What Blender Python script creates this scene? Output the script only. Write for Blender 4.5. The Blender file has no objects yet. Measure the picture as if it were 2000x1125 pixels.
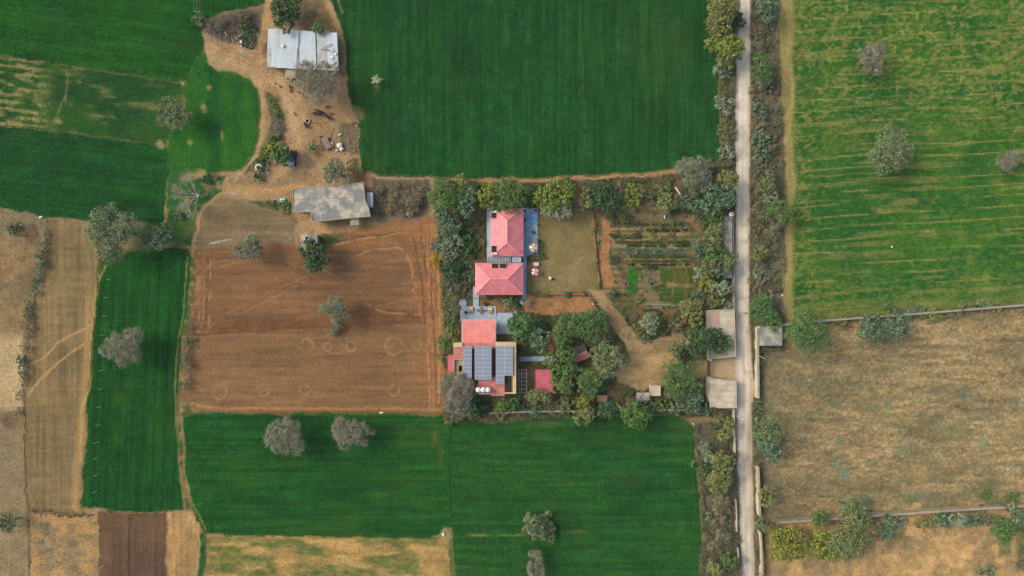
import bpy, math, random
import numpy as np
from mathutils import Vector

# ------------------------------------------------------------------ camera, sky, sun, exposure
S = 0.125            # metres per unit of the survey plan (plan is 2000 x 1125 units)
H = 166.0            # drone height in metres
scene = bpy.context.scene
COL = scene.collection
cam = bpy.data.cameras.new("camera")
cam.sensor_width = 36.0
cam.lens = 36.0 / 2 / (125.0 / H)
cam.clip_start = 1.0
cam.clip_end = 8000
camo = bpy.data.objects.new("camera", cam)
camo.location = (0, 0, H)
camo.rotation_euler = (0, 0, 0)
COL.objects.link(camo)
scene.camera = camo

SUN_EL = math.radians(43)
SUN_TO = Vector((0.95, -0.32, 0)).normalized()      # the way the shadows fall on the ground
world = bpy.data.worlds.new("World")
scene.world = world
world.use_nodes = True
wn = world.node_tree
bgn = wn.nodes["Background"]
sky = wn.nodes.new("ShaderNodeTexSky")
sky.sky_type = 'NISHITA'
sky.sun_disc = False
sky.sun_elevation = SUN_EL
sky.sun_rotation = math.atan2(-SUN_TO.x, -SUN_TO.y)
sky.air_density = 1.0
sky.dust_density = 4.0
sky.ozone_density = 1.0
wn.links.new(sky.outputs[0], bgn.inputs[0])
bgn.inputs[1].default_value = 0.15
sl = bpy.data.lights.new("sun", 'SUN')
sl.energy = 1.05
sl.angle = math.radians(20)
sl.color = (1.0, 0.92, 0.78)
slo = bpy.data.objects.new("sun", sl)
ld = Vector((SUN_TO.x * math.cos(SUN_EL), SUN_TO.y * math.cos(SUN_EL), -math.sin(SUN_EL)))
slo.rotation_euler = ld.to_track_quat('-Z', 'Y').to_euler()
slo.location = (-60, 20, 90)
COL.objects.link(slo)
scene.view_settings.view_transform = 'Standard'
scene.view_settings.look = 'None'
scene.view_settings.gamma = 1.0
scene.view_settings.exposure = 0.55
K = 1.25             # plan colours are divided by this to give base colours
scene.cycles.max_bounces = 5
scene.cycles.diffuse_bounces = 3

rng = np.random.default_rng(7)
random.seed(7)

# ------------------------------------------------------------------ plan coordinates
def W(px, py, z=0.0):
    k = S * (H - z) / H
    return ((px - 1000.0) * k, (562.5 - py) * k)

def lin(c):
    c = np.asarray(c, float) / 255.0
    return np.where(c <= 0.04045, c / 12.92, ((c + 0.055) / 1.055) ** 2.4)

def alb(c):
    return np.minimum(lin(c) * np.array([1.0, .985, .90]) / K, 0.85)

# ------------------------------------------------------------------ noise
_T = rng.random((256, 256))
def vn(x, y, s, seed=0):
    x = x / s + seed * 17.31
    y = y / s + seed * 9.77
    xi = np.floor(x).astype(np.int64); yi = np.floor(y).astype(np.int64)
    fx = x - xi; fy = y - yi
    fx = fx * fx * (3 - 2 * fx); fy = fy * fy * (3 - 2 * fy)
    a = _T[xi & 255, yi & 255]; b = _T[(xi + 1) & 255, yi & 255]
    c = _T[xi & 255, (yi + 1) & 255]; d = _T[(xi + 1) & 255, (yi + 1) & 255]
    return (a * (1 - fx) + b * fx) * (1 - fy) + (c * (1 - fx) + d * fx) * fy

def fbm(x, y, s, seed=0, o=4):
    t = 0; a = 0.5; n = 0
    for i in range(o):
        t = t + a * vn(x, y, s / (2.03 ** i), seed + i * 3); n += a; a *= 0.55
    return t / n

def ss(a, b, x):
    t = np.clip((x - a) / (b - a), 0, 1)
    return t * t * (3 - 2 * t)

def sdist(poly, X, Y):
    P = np.asarray(poly, float)
    d2 = np.full(X.shape, 1e12); inside = np.zeros(X.shape, bool)
    for i in range(len(P)):
        ax, ay = P[i]; bx, by = P[(i + 1) % len(P)]
        ex, ey = bx - ax, by - ay
        t = np.clip(((X - ax) * ex + (Y - ay) * ey) / (ex * ex + ey * ey + 1e-9), 0, 1)
        d2 = np.minimum(d2, (X - ax - t * ex) ** 2 + (Y - ay - t * ey) ** 2)
        c = (ay > Y) != (by > Y)
        if abs(ey) > 1e-9:
            inside ^= c & (X < ex * (Y - ay) / ey + ax)
    d = np.sqrt(d2)
    return np.where(inside, -d, d)

def pdist(pts, X, Y):
    d2 = np.full(X.shape, 1e12)
    for (ax, ay), (bx, by) in zip(pts[:-1], pts[1:]):
        ex, ey = bx - ax, by - ay
        t = np.clip(((X - ax) * ex + (Y - ay) * ey) / (ex * ex + ey * ey + 1e-9), 0, 1)
        d2 = np.minimum(d2, (X - ax - t * ex) ** 2 + (Y - ay - t * ey) ** 2)
    return np.sqrt(d2)

def warp(X, Y, k=1.0):
    return (X + k * (7 * (vn(X, Y, 23, 3) - .5) + 4 * (vn(X, Y, 7, 4) - .5)),
            Y + k * (7 * (vn(X, Y, 23, 5) - .5) + 4 * (vn(X, Y, 7, 6) - .5)))

# ------------------------------------------------------------------ the fields (plan outlines)
Fd = {
 'nw_wheat': [(-130,-130),(520,-130),(517,6),(480,14),(440,24),(410,44),(395,60),(393,95),(380,125),(360,160),(345,162),(140,128),(0,108),(-130,90)],
 'patchy': [(-130,90),(0,109),(138,129),(345,163),(358,165),(355,200),(326,265),(318,291),(270,276),(130,258),(0,246),(-130,236)],
 'w_wheat': [(-130,236),(0,247),(130,260),(270,278),(326,291),(330,330),(318,437),(260,432),(180,432),(95,425),(0,405),(-130,392)],
 'small_green': [(398,97),(408,125),(422,142),(460,143),(490,155),(505,185),(505,262),(495,300),(470,330),(420,336),(335,346),(324,305),(330,265),(360,225),(358,165),(380,128)],
 'n_wheat': [(618,-130),(640,-10),(655,20),(672,60),(680,150),(686,212),(700,240),(704,310),(710,334),(740,340),(850,345),(930,349),(1100,345),(1300,335),(1370,326),(1403,310),(1408,290),(1405,190),(1396,100),(1388,60),(1380,-130)],
 'ploughed': [(383,488),(480,473),(565,480),(590,492),(640,470),(720,442),(845,420),(858,450),(862,530),(868,650),(868,790),(866,809),(700,804),(400,804),(366,792),(355,772),(372,650),(380,560)],
 'olive_lot': [(400,393),(430,385),(470,390),(530,411),(575,426),(577,470),(560,479),(480,473),(385,486),(384,450)],
 'strip_wheat': [(198,497),(300,490),(340,480),(366,484),(376,500),(372,560),(358,640),(350,720),(348,780),(350,900),(358,994),(300,1000),(230,1000),(160,988),(163,930),(172,850),(170,780),(180,700),(188,600)],
 'tan_strip': [(96,428),(183,433),(192,500),(186,600),(178,700),(169,780),(171,850),(162,930),(158,990),(160,1002),(60,1002),(55,960),(48,850),(50,760),(60,640),(75,560),(92,460)],
 'far_left': [(-130,392),(0,405),(94,428),(90,460),(73,560),(58,640),(48,760),(46,850),(53,960),(58,1005),(60,1250),(-130,1250)],
 'tan_small': [(59,1003),(191,1003),(198,1250),(60,1250)],
 'dark_brown': [(192,1002),(325,1000),(325,1250),(199,1250)],
 'tan_right': [(325,1000),(372,993),(391,1030),(388,1250),(325,1250)],
 's_wheat': [(356,815),(400,807),(700,807),(866,812),(880,820),(879,1030),(860,1044),(840,1053),(640,1048),(405,1043),(392,1030),(372,985),(362,900)],
 'se_wheat': [(880,820),(950,826),(1100,815),(1300,812),(1340,815),(1353,830),(1358,880),(1367,950),(1369,1250),(886,1250),(879,1030)],
 'tan_green': [(405,1045),(640,1050),(840,1055),(876,1062),(884,1250),(394,1250)],
 'e_striped': [(1518,-130),(2130,-130),(2130,583),(1895,603),(1680,618),(1560,630),(1532,625),(1530,560),(1527,300),(1519,60)],
 'e_dry': [(1490,690),(1528,685),(1560,650),(1680,626),(1895,610),(2130,590),(2130,978),(1915,990),(1700,1005),(1520,1018),(1491,1000),(1490,800)],
 'se_dry': [(1492,1030),(1520,1022),(1700,1012),(2130,982),(2130,1250),(1492,1250)],
 'farmyard': [(516,-130),(620,-130),(640,-10),(657,20),(674,60),(682,150),(688,212),(702,240),(706,310),(712,336),(742,343),(850,350),(850,425),(720,444),(640,472),(590,492),(577,480),(577,426),(530,411),(470,390),(430,385),(400,393),(384,450),(383,490),(376,500),(366,484),(330,440),(318,437),(330,345),(420,338),(475,333),(500,300),(508,262),(508,185),(490,153),(460,141),(420,140),(408,123),(397,95),(395,60),(410,44),(440,24),(480,14)],
 'west_track': [(366,484),(384,488),(381,560),(373,650),(356,772),(366,793),(400,804),(360,815),(364,900),(374,985),(393,1030),(405,1045),(394,1130),(390,1250),(386,1250),(391,1030),(372,993),(358,994),(350,900),(348,780),(350,720),(358,640),(372,560)],
 'compound': [(848,350),(930,351),(1100,347),(1300,337),(1404,312),(1436,312),(1436,812),(1300,812),(1100,814),(950,825),(880,819),(866,810),(868,790),(868,650),(862,530),(858,450)],
 'lawn': [(1051,405),(1158,412),(1161,470),(1171,571),(1100,570),(1031,571),(1030,520),(1051,505)],
 'vegetable_garden': [(1160,395),(1300,395),(1368,420),(1368,595),(1300,600),(1220,600),(1172,570)],
 'verge_w': [(1380,-130),(1446,-130),(1437,100),(1435,200),(1437,312),(1404,312),(1407,290),(1404,190),(1395,100),(1388,60)],
 'verge_w2': [(1436,812),(1353,830),(1358,880),(1367,950),(1369,1250),(1452,1250),(1441,950)],
 'verge_e': [(1464,-130),(1520,-130),(1519,60),(1527,300),(1530,560),(1532,625),(1528,685),(1490,690),(1490,1250),(1475,1250),(1468,960),(1466,800),(1470,740),(1462,640),(1462,400)],
 'road': [(1446,-130),(1443,0),(1437,100),(1434,200),(1436,300),(1438,420),(1434,560),(1437,650),(1437,800),(1441,950),(1448,1125),(1453,1250),(1480,1250),(1475,1125),(1470,950),(1468,800),(1473,760),(1467,680),(1463,600),(1464,420),(1465,200),(1466,0),(1467,-130)],
 'driveway': [(1382,702),(1439,697),(1439,744),(1382,737)],
}
BASE = (150, 128, 96)
LAY = []       # (kind, data, colour fn, soft, alpha, warp)
def L(poly, c, soft=4, a=1.0, wk=1.0): LAY.append(('p', poly, c, soft, a, wk))
def St(pts, w, c, a=.8, soft=2.0, wk=.5, br=0.0): LAY.append(('s', pts, c, (max(w, 2.3), soft, br), min(1, a * 1.25), wk))
def Bl(cx, cy, rx, ry, c, a=.8, soft=.5, wk=1.0): LAY.append(('b', (cx, cy, rx, ry), c, soft, a, wk))
def mixc(c1, c2, f): return np.asarray(c1, float)[None] * (1 - f[:, None]) + np.asarray(c2, float)[None] * f[:, None]

def two(c1, c2, s=30, lo=.42, hi=.6, seed=11, ax=1.0, ay=1.0, ang=0.0):
    ca, sa = math.cos(ang), math.sin(ang)
    def f(X, Y):
        u = (X * ca + Y * sa) * ax; v = (-X * sa + Y * ca) * ay
        return mixc(c1, c2, ss(lo, hi, fbm(u, v, s, seed)))
    return f

def wheat(c1, c2, c3, seed, ang, period, line=.22):
    # dense crop: slow drift of colour, a few yellowish thin patches, drill lines along one heading
    ca, sa = math.cos(ang), math.sin(ang)
    def f(X, Y):
        u = X * ca + Y * sa; v = -X * sa + Y * ca
        c = mixc(c1, c2, ss(.3, .7, fbm(X, Y, 150, seed)))
        p = ss(.52, .80, fbm(u * .3, v, 60, seed + 5))
        c = c * (1 + .22 * (fbm(X, Y, 28, seed + 4)[:, None] - .5) + .20 * (vn(X, Y, 3.2, seed + 6)[:, None] - .5))
        c = c * (1 - .6 * p[:, None]) + np.asarray(c3, float)[None] * .6 * p[:, None]
        st = fbm(u * .06, v, 5, seed + 8, 2) - .5
        c = c * (1 + .30 * st[:, None])
        m = (v / period + .35 * vn(v, v * 0, period * 2.3, seed + 12)) % 1.0
        ln = np.exp(-((np.minimum(m, 1 - m) * period) / 1.3) ** 2) * (.4 + .8 * vn(u, v, 60, seed + 9)) * line
        c = c * (1 - ln[:, None])
        m = (v / period + .47) % 1.0
        ln = np.exp(-((np.minimum(m, 1 - m) * period) / 1.2) ** 2) * ss(.45, .7, vn(u, v, 70, seed + 2)) * line
        return c + ln[:, None] * np.array([40, 52, 22.])[None]
    return f

VERT = math.pi / 2
def farmyard_c(X, Y):
    c = mixc((186, 151, 106), (162, 131, 92), ss(.35, .65, fbm(X, Y, 40, 21)))
    g = ss(.52, .68, fbm(X, Y, 26, 25)) * .45
    c = c * (1 - g[:, None]) + np.array([150, 132, 100.])[None] * g[:, None]
    return c
def compound_c(X, Y):
    c = mixc((128, 106, 78), (106, 94, 70), ss(.35, .65, fbm(X, Y, 30, 31)))
    g = ss(.5, .66, fbm(X, Y, 18, 33))
    return c * (1 - .5 * g[:, None]) + np.array([86, 92, 58.])[None] * .5 * g[:, None]
def plough_c(X, Y):
    c = mixc((140, 100, 66), (124, 92, 62), ss(.3, .7, fbm(X * .5, Y, 60, 41)))
    t = ss(770, 870, X) ; c = c * (1 - .7 * t[:, None]) + np.array([172, 116, 72.])[None] * .7 * t[:, None]
    t = ss(500, 440, Y) ; c = c * (1 - .55 * t[:, None]) + np.array([172, 122, 78.])[None] * .55 * t[:, None]
    t = ss(630, 660, Y) * (1 - ss(780, 850, X)); c = c * (1 - .6 * t[:, None]) + np.array([136, 104, 68.])[None] * .6 * t[:, None]
    t = ss(755, 800, Y) ; c = c * (1 - .5 * t[:, None]) + np.array([144, 110, 72.])[None] * .5 * t[:, None]
    h = fbm(X * .07, Y, 6, 44, 3) - .5
    c = c * (1 + .28 * h[:, None])
    v = fbm(X, Y * .05, 5, 45, 2) - .5
    c = c * (1 + .28 * v[:, None] * ss(800, 850, X)[:, None])
    return c
def estripe_c(X, Y):
    yy = Y + .062 * (X - 1530)
    g = mixc((44, 104, 42), (64, 116, 44), ss(.35, .65, fbm(X, Y, 70, 51)))
    lime = ss(.62, .72, fbm(X, Y, 16, 57)) * ss(1650, 1800, X)
    g = g * (1 - .55 * lime[:, None]) + np.array([92, 140, 40.])[None] * .55 * lime[:, None]
    tan = np.array([174, 148, 90.])
    up = 1 - .75 * ss(130, 330, Y) * ss(1555, 1620, X) + .35 * ss(480, 600, Y)
    sp = ss(.44, .64, fbm(X * .7, yy, 4.6, 53, 3) + .10 * (fbm(X, Y, 90, 54) - .5) * 2) * np.clip(up + .12, .25, .95)
    ph = yy / 22.5 + .9 * (vn(X * .5, yy, 120, 55) - .5)
    d = np.abs(ph - np.round(ph)) * 22.5
    key = np.round(ph)
    br = ss(.36, .62, vn(X * .35, key * 91.0, 22, 56))
    stp = np.exp(-(d / 1.4) ** 2) * br * .7
    fine = ss(.52, .66, fbm(X * .05, yy, 5.5, 63, 2)) * ss(.30, .55, fbm(X, Y, 60, 64))
    stp = np.maximum(stp, fine * .42)
    rough = .6 + .8 * vn(X, Y, 3.5, 58)
    f = np.clip(np.maximum(sp * .54, stp * 1.15) * rough + .12 * ss(.42, .7, vn(X * .6, yy, 4.5, 65)) * (.4 + .6 * up), 0, .85)
    edge = ss(1560, 1544, X + 10 * (vn(X, Y, 30, 59) - .5)) * (.72 + .28 * vn(X * 2.4, Y * .25, 12, 60))
    f = np.maximum(f, edge)
    bot = ss(585, 615, Y + .062 * (X - 1530) + 14 * (vn(X, Y, 40, 61) - .5)) * .6
    f = np.maximum(f, bot * (.5 + .6 * vn(X * .4, yy, 7, 62)))
    return g * (1 - f[:, None]) + tan[None] * f[:, None]
def edry_c(X, Y):
    c = mixc((166, 142, 98), (136, 122, 88), ss(.25, .75, fbm(X * .55, Y, 55, 71)))
    c = c * (1 + .42 * (fbm(X * .14, Y, 6, 72)[:, None] - .5) + .34 * (vn(X * .7, Y, 2.8, 75)[:, None] - .5))
    t = ss(1540, 1495, X + 22 * (vn(X, Y, 40, 76) - .5)); c = c * (1 - .45 * t[:, None]) + np.array([112, 108, 86.])[None] * .45 * t[:, None]
    g = ss(.50, .74, fbm(X * .5, Y, 26, 73, 5)) * (.35 + .35 * ss(760, 1000, Y)) * (.5 + vn(X, Y, 4, 77))
    c = c * (1 - g[:, None]) + np.array([112, 116, 78.])[None] * g[:, None]
    b = ss(.64, .74, fbm(X * .7, Y, 22, 74)) * ss(700, 800, Y)
    return c * (1 - .5 * b[:, None]) + np.array([104, 128, 104.])[None] * .5 * b[:, None]
def sedry_c(X, Y):
    c = mixc((200, 160, 102), (168, 138, 96), ss(.4, .66, fbm(X, Y, 40, 81)))
    c = c * (1 + .35 * (fbm(X, Y, 9, 82)[:, None] - .5))
    g = ss(.58, .70, fbm(X, Y, 22, 83)) * (1 - ss(1030, 1090, Y) * .6)
    return c * (1 - .55 * g[:, None]) + np.array([112, 112, 74.])[None] * .55 * g[:, None]
def patchy_c(X, Y):
    g = mixc((46, 94, 48), (62, 108, 48), ss(.35, .65, fbm(X, Y, 60, 91)))
    yy = Y - .13 * X
    ph = yy / 14.0 + .3 * (vn(X, yy, 60, 96) - .5); d = np.abs(ph - np.round(ph)) * 14
    left = ss(135, 60, X)
    stp = np.exp(-(d / 2.6) ** 2) * ss(.25, .55, vn(X * .5, np.round(ph) * 77., 20, 92))
    f = left * np.clip(stp * .85 + .62 * ss(.38, .66, fbm(X * .4, yy, 7, 93)), 0, .85)
    r = (1 - left) * ss(.56, .80, fbm(X * .3, yy, 16, 94)) * .55
    f = np.maximum(f, r) * (.65 + .6 * vn(X, Y, 4, 95))
    f = np.clip(f, 0, .9)
    return g * (1 - f[:, None]) + np.array([160, 140, 86.])[None] * f[:, None]
def tanstrip_c(X, Y):
    c = mixc((142, 118, 78), (126, 108, 72), ss(.35, .65, fbm(X, Y, 50, 101)))
    l = fbm(X, Y * .04, 4.5, 102, 2) - .5
    l2 = fbm(X * .06, Y, 5, 104, 2) - .5
    c = c * (1 + .30 * l[:, None] + .16 * l2[:, None])
    g = ss(.55, .7, fbm(X, Y * .6, 22, 103)) * ss(720, 560, Y) * .45
    c = c * (1 - g[:, None]) + np.array([112, 112, 66.])[None] * g[:, None]
    t = ss(14, 0, np.abs(X - (205 - (Y - 430) * .072) + 18)) * .6 * ss(520, 600, Y)
    return c * (1 - t[:, None]) + np.array([192, 152, 92.])[None] * t[:, None]
def farleft_c(X, Y):
    c = mixc((152, 125, 82), (130, 112, 80), ss(.35, .65, fbm(X, Y, 45, 111)))
    c = c * (1 + .3 * (fbm(X, Y, 10, 112)[:, None] - .5))
    t = ss(480, 455, Y); c = c * (1 - .6 * t[:, None]) + np.array([132, 122, 96.])[None] * .6 * t[:, None]
    t = ss(640, 670, Y) * ss(810, 790, Y) * ss(52, 40, X); c = c * (1 - .8 * t[:, None]) + np.array([204, 178, 130.])[None] * .8 * t[:, None]
    t = ss(800, 860, Y); c = c * (1 - .65 * t[:, None]) + np.array([152, 136, 104.])[None] * .65 * t[:, None]
    return c
def tangreen_c(X, Y):
    c = mixc((190, 152, 88), (166, 138, 84), ss(.4, .65, fbm(X * .5, Y, 40, 121)))
    c = c * (1 + .4 * (fbm(X * .2, Y, 8, 122)[:, None] - .5))
    g = ss(.42, .72, fbm(X * .3, Y, 17, 123, 5) + .08 * ss(1060, 1110, Y)) * .7 * (.6 + .7 * vn(X * .5, Y, 5, 124))
    return c * (1 - g[:, None]) + np.array([84, 106, 52.])[None] * g[:, None]
def smallgreen_c(X, Y):
    c = mixc((46, 106, 50), (62, 122, 46), ss(.35, .62, fbm(X, Y * .5, 40, 131) + .12 * ss(415, 440, X) * ss(505, 480, X)))
    c = c * (1 + .22 * (fbm(X, Y * .15, 5, 132)[:, None] - .5))
    return c
def lines(c1, c2, s, seed, ang, k):
    ca, sa = math.cos(ang), math.sin(ang)
    def f(X, Y):
        u = X * ca + Y * sa; v = -X * sa + Y * ca
        c = mixc(c1, c2, ss(.35, .65, fbm(X, Y, s, seed)))
        return c * (1 + k * (fbm(u * .05, v, 4.5, seed + 1, 2)[:, None] - .5))
    return f
def veg_c(X, Y):
    c = mixc((150, 122, 88), (116, 110, 74), ss(.34, .62, fbm(X * .45, Y, 22, 141)))
    ph = Y / 12.5 + .25 * (vn(X, Y, 40, 142) - .5); d = np.abs(ph - np.round(ph))
    r = ss(.32, .12, d) * ss(.25, .5, vn(X * .5, np.round(ph) * 53., 14, 143)) * ss(430, 450, Y)
    c = c * (1 - .6 * r[:, None]) + np.array([80, 92, 52.])[None] * .6 * r[:, None]
    r = ss(.36, .5, d) * ss(.4, .6, vn(X * .4, np.round(ph + .5) * 37., 18, 144)) * ss(440, 460, Y) * ss(530, 515, Y)
    return c * (1 - .6 * r[:, None]) + np.array([184, 146, 104.])[None] * .6 * r[:, None]
def road_c(X, Y):
    c = mixc((224, 210, 190), (210, 197, 178), ss(.35, .65, fbm(X, Y * .3, 30, 151)))
    xc = 1450 + 5 * ss(260, 0, Y) + 9 * ss(850, 1125, Y) + 3 * ss(640, 740, Y) * ss(860, 780, Y)
    tr = np.exp(-((np.abs(X - xc) - 5) / 2.0) ** 2) * (.5 + .7 * vn(X, Y, 50, 153)); c = c * (1 + .07 * tr[:, None])
    pt = ss(.55, .75, fbm(X, Y, 16, 154)) * .10; c = c * (1 - pt[:, None])
    t = np.exp(-((X - xc - 1) / 6.5) ** 2)
    c = c + 8 * t[:, None] * np.array([-.4, -.1, .1])[None]
    e = ss(9, 14, X - xc); c = c * (1 - .5 * e[:, None]) + np.array([190, 158, 122.])[None] * .5 * e[:, None]
    e = ss(9, 15, xc - X); c = c * (1 - .3 * e[:, None]) + np.array([176, 158, 136.])[None] * .3 * e[:, None]
    c = c * (1 - .02 * ss(520, 800, Y))[:, None]
    return c * (1 + .16 * (fbm(X, Y * .12, 6, 152)[:, None] - .5))

# --- layers, lowest first
L(Fd['compound'], compound_c, 6)
L(Fd['verge_w'], two((132, 122, 98), (108, 104, 84), 24, seed=161), 6)
L(Fd['verge_w2'], two((128, 118, 96), (104, 98, 82), 26, seed=162), 6)
L(Fd['verge_e'], two((126, 117, 92), (108, 105, 82), 22, seed=163), 6)
L(Fd['farmyard'], farmyard_c, 5)
L(Fd['west_track'], two((150, 122, 80), (92, 100, 58), 14, seed=164), 3)
L(Fd['far_left'], farleft_c, 4)
L(Fd['tan_strip'], tanstrip_c, 4)
L(Fd['tan_small'], two((188, 148, 92), (160, 134, 96), 24, seed=165), 4)
L(Fd['tan_right'], lines((184, 144, 88), (160, 128, 82), 26, 166, VERT, .3), 8)
L(Fd['dark_brown'], lines((98, 76, 60), (112, 86, 62), 60, 167, VERT, .25), 5)
L(Fd['tan_green'], tangreen_c, 4)
L(Fd['olive_lot'], lines((124, 108, 78), (136, 116, 84), 40, 168, 0, .22), 5)
L(Fd['ploughed'], plough_c, 6)
L(Fd['e_dry'], edry_c, 6)
L(Fd['se_dry'], sedry_c, 6)
L(Fd['e_striped'], estripe_c, 3)
L(Fd['patchy'], patchy_c, 3)
L(Fd['nw_wheat'], wheat((39, 96, 40), (46, 106, 40), (62, 110, 44), 201, 0.15, 40, .06), 3)
L(Fd['w_wheat'], wheat((38, 92, 45), (42, 98, 44), (54, 106, 44), 202, 0.12, 40, .06), 3)
L(Fd['small_green'], smallgreen_c, 6)
L(Fd['n_wheat'], wheat((41, 95, 49), (42, 91, 46), (60, 106, 46), 203, VERT, 36, .17), 3)
L(Fd['strip_wheat'], wheat((36, 93, 41), (40, 98, 41), (60, 114, 40), 204, VERT + .04, 22, .24), 3)
L(Fd['s_wheat'], wheat((39, 96, 43), (44, 102, 43), (64, 108, 45), 205, 0, 20, .12), 3)
L(Fd['se_wheat'], wheat((40, 95, 45), (48, 100, 45), (76, 104, 50), 206, 0, 24, .1), 3)
# farmyard details
L([(395,45),(430,28),(480,14),(512,14),(508,60),(505,95),(480,95),(450,85),(395,62)], two((128, 112, 90), (104, 94, 82), 12, seed=171), 8)
L([(572,0),(630,0),(652,40),(655,62),(600,58),(550,55),(545,30)], two((140, 112, 76), (118, 104, 78), 20, seed=172), 10)
L([(728,350),(842,350),(845,385),(840,420),(790,432),(745,436),(730,400)], two((130, 114, 88), (104, 94, 78), 14, .38, .58, seed=173), 8)
L([(470,388),(530,392),(570,395),(572,424),(530,410)], two((86, 98, 58), (130, 116, 80), 10, seed=174), 6)
L([(515,180),(530,185),(555,225),(552,262),(540,290),(500,335),(480,338),(498,310),(520,280),(530,230)], two((108, 104, 72), (84, 96, 60), 10, seed=175), 6)
L([(665,240),(700,242),(704,300),(690,300),(660,290)], two((126, 100, 78), (110, 108, 80), 8, seed=176), 5)
L([(330,345),(420,338),(440,345),(430,382),(395,400),(365,440),(340,470),(322,440)], two((54, 100, 48), (140, 126, 82), 16, .52, .70, seed=177), 6)
L([(330,440),(368,420),(384,398),(392,400),(384,440),(372,480),(345,478),(322,470)], two((60, 104, 48), (92, 110, 60), 12, seed=179), 6)
L([(318,437),(330,440),(325,470),(300,485),(262,488),(262,440)], two((96, 98, 62), (70, 96, 54), 12, seed=180), 6)
L([(612,462),(680,455),(665,475),(620,490)], two((96, 104, 66), (120, 108, 70), 8, seed=178), 5)
St([(620,195),(660,205),(700,225)], 26, (168, 128, 88), .5, 14)
Bl(620, 190, 34, 22, (138, 116, 90), .5, .8); Bl(585, 345, 26, 18, (150, 126, 92), .5, .8); Bl(622, 222, 26, 12, (136, 108, 80), .5, .8); Bl(600, 300, 14, 26, (140, 124, 94), .5, .8); Bl(575, 335, 14, 20, (142, 122, 96), .6, .8); Bl(560, 172, 18, 10, (150, 120, 84), .5)
for pts in ([(522,10),(518,70),(514,120),(535,150),(556,200),(570,260),(582,330)], [(528,10),(524,70),(521,120),(542,150),(563,200),(577,258),(590,325)], [(590,365),(520,376),(450,372),(415,385)], [(600,300),(615,330),(640,345),(700,345)], [(412,80),(450,100),(500,120)], [(408,92),(450,112),(505,132)]):
    St(pts, 2.4, (150, 122, 86), .5, 2, br=.25)
St([(545,150),(560,200),(580,260),(590,330)], 16, (200, 164, 118), .6, 12)
St([(448,370),(520,372),(590,365)], 14, (204, 160, 100), .6, 10)
St([(712,345),(850,349),(930,352)], 4, (188, 150, 108), .7, 4)
for pts in ([(1100,349),(1250,342),(1340,333)], [(930,354),(1000,353),(1100,350)]):
    St(pts, 9, (184, 142, 98), .75, 6)
St([(385,440),(400,405),(430,380),(460,370)], 5, (188, 152, 100), .7, 3)
St([(376,500),(380,470),(392,430)], 4, (188, 152, 98), .7, 3)
St([(500,305),(470,335),(458,352)], 7, (190, 154, 102), .7, 4)
St([(510,185),(513,240),(508,280),(500,305)], 9, (192, 156, 106), .6, 5)
St([(525,-130),(524,20),(515,60),(512,120)], 13, (196, 156, 104), .7, 6)
for (x, y, rx, ry) in ((313,283,8,10),(360,165,5,6),(397,213,7,14),(368,345,14,8),(390,340,14,12),(370,278,6,6),(432,265,5,12),(410,170,6,8)):
    Bl(x, y, rx, ry, (176, 144, 96), .75)
St([(372,655),(430,652),(500,647),(560,642),(640,638),(820,627)], 1.6, (84, 58, 38), .65, 1.6)
L([(400,656),(420,632),(560,622),(640,618),(660,610),(820,612),(825,628),(690,640),(560,641),(430,652)], two((112, 76, 50), (128, 88, 56), 20, seed=181), 7, .75)
# ruts of the ploughed field
for x, y0, y1 in ((390,496,650),(398,496,640),(411,500,640),(386,500,600)):
    St([(x, y0), (x - 1, (y0 + y1) / 2), (x - 3, y1)], 1.4, (188, 140, 90), .6, 1.6, br=.35)
St([(407,500),(405,560),(401,640)], 1.2, (84, 60, 42), .5, 1.4, br=.3)
for pts in ([(405,648),(425,625),(470,600),(520,575),(600,540)], [(450,622),(480,606),(540,580),(600,546)], [(372,690),(395,665),(415,650)], [(366,760),(366,720),(372,692)]):
    St(pts, 2.0, (178, 132, 86), .4, 2, br=.3)
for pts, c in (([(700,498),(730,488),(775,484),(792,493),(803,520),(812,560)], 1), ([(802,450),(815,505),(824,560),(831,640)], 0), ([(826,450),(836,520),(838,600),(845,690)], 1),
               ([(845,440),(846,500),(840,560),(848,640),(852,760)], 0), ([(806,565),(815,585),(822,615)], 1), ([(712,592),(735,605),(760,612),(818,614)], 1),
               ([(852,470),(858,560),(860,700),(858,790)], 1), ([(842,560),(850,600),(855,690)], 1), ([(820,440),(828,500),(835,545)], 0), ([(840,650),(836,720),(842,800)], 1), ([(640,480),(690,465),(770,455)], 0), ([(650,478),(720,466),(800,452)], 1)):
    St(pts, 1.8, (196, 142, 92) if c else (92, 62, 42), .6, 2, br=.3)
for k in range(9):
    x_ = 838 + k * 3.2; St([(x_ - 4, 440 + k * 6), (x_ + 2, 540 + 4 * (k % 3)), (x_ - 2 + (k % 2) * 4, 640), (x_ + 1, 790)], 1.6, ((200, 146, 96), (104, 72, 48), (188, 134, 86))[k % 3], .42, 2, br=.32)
for pts in ([(612,520),(660,540),(720,520),(790,505)], [(430,520),(500,505),(560,512),(600,530)], [(700,455),(760,470),(800,500),(815,560)], [(385,530),(420,512),(470,505)], [(720,600),(780,590),(815,560)]):
    St(pts, 1.8, (180, 134, 90), .4, 2, br=.35)
for x, y, r in ((600,675,13),(685,677,9),(770,676,17),(815,676,9),(770,762,10),(595,760,10),(515,763,11),(430,765,14),(640,678,8)):
    St([(x + r * math.cos(a), y + r * math.sin(a)) for a in np.linspace(0, 6.3, 15)], 1.5, (178, 138, 94), .62, 1.8, br=.2)
St([(480,676),(840,677)], 2, (170, 132, 90), .35, 2, br=.5)
St([(375,790),(420,797),(600,797),(860,800)], 5, (182, 134, 84), .6, 4)
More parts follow.
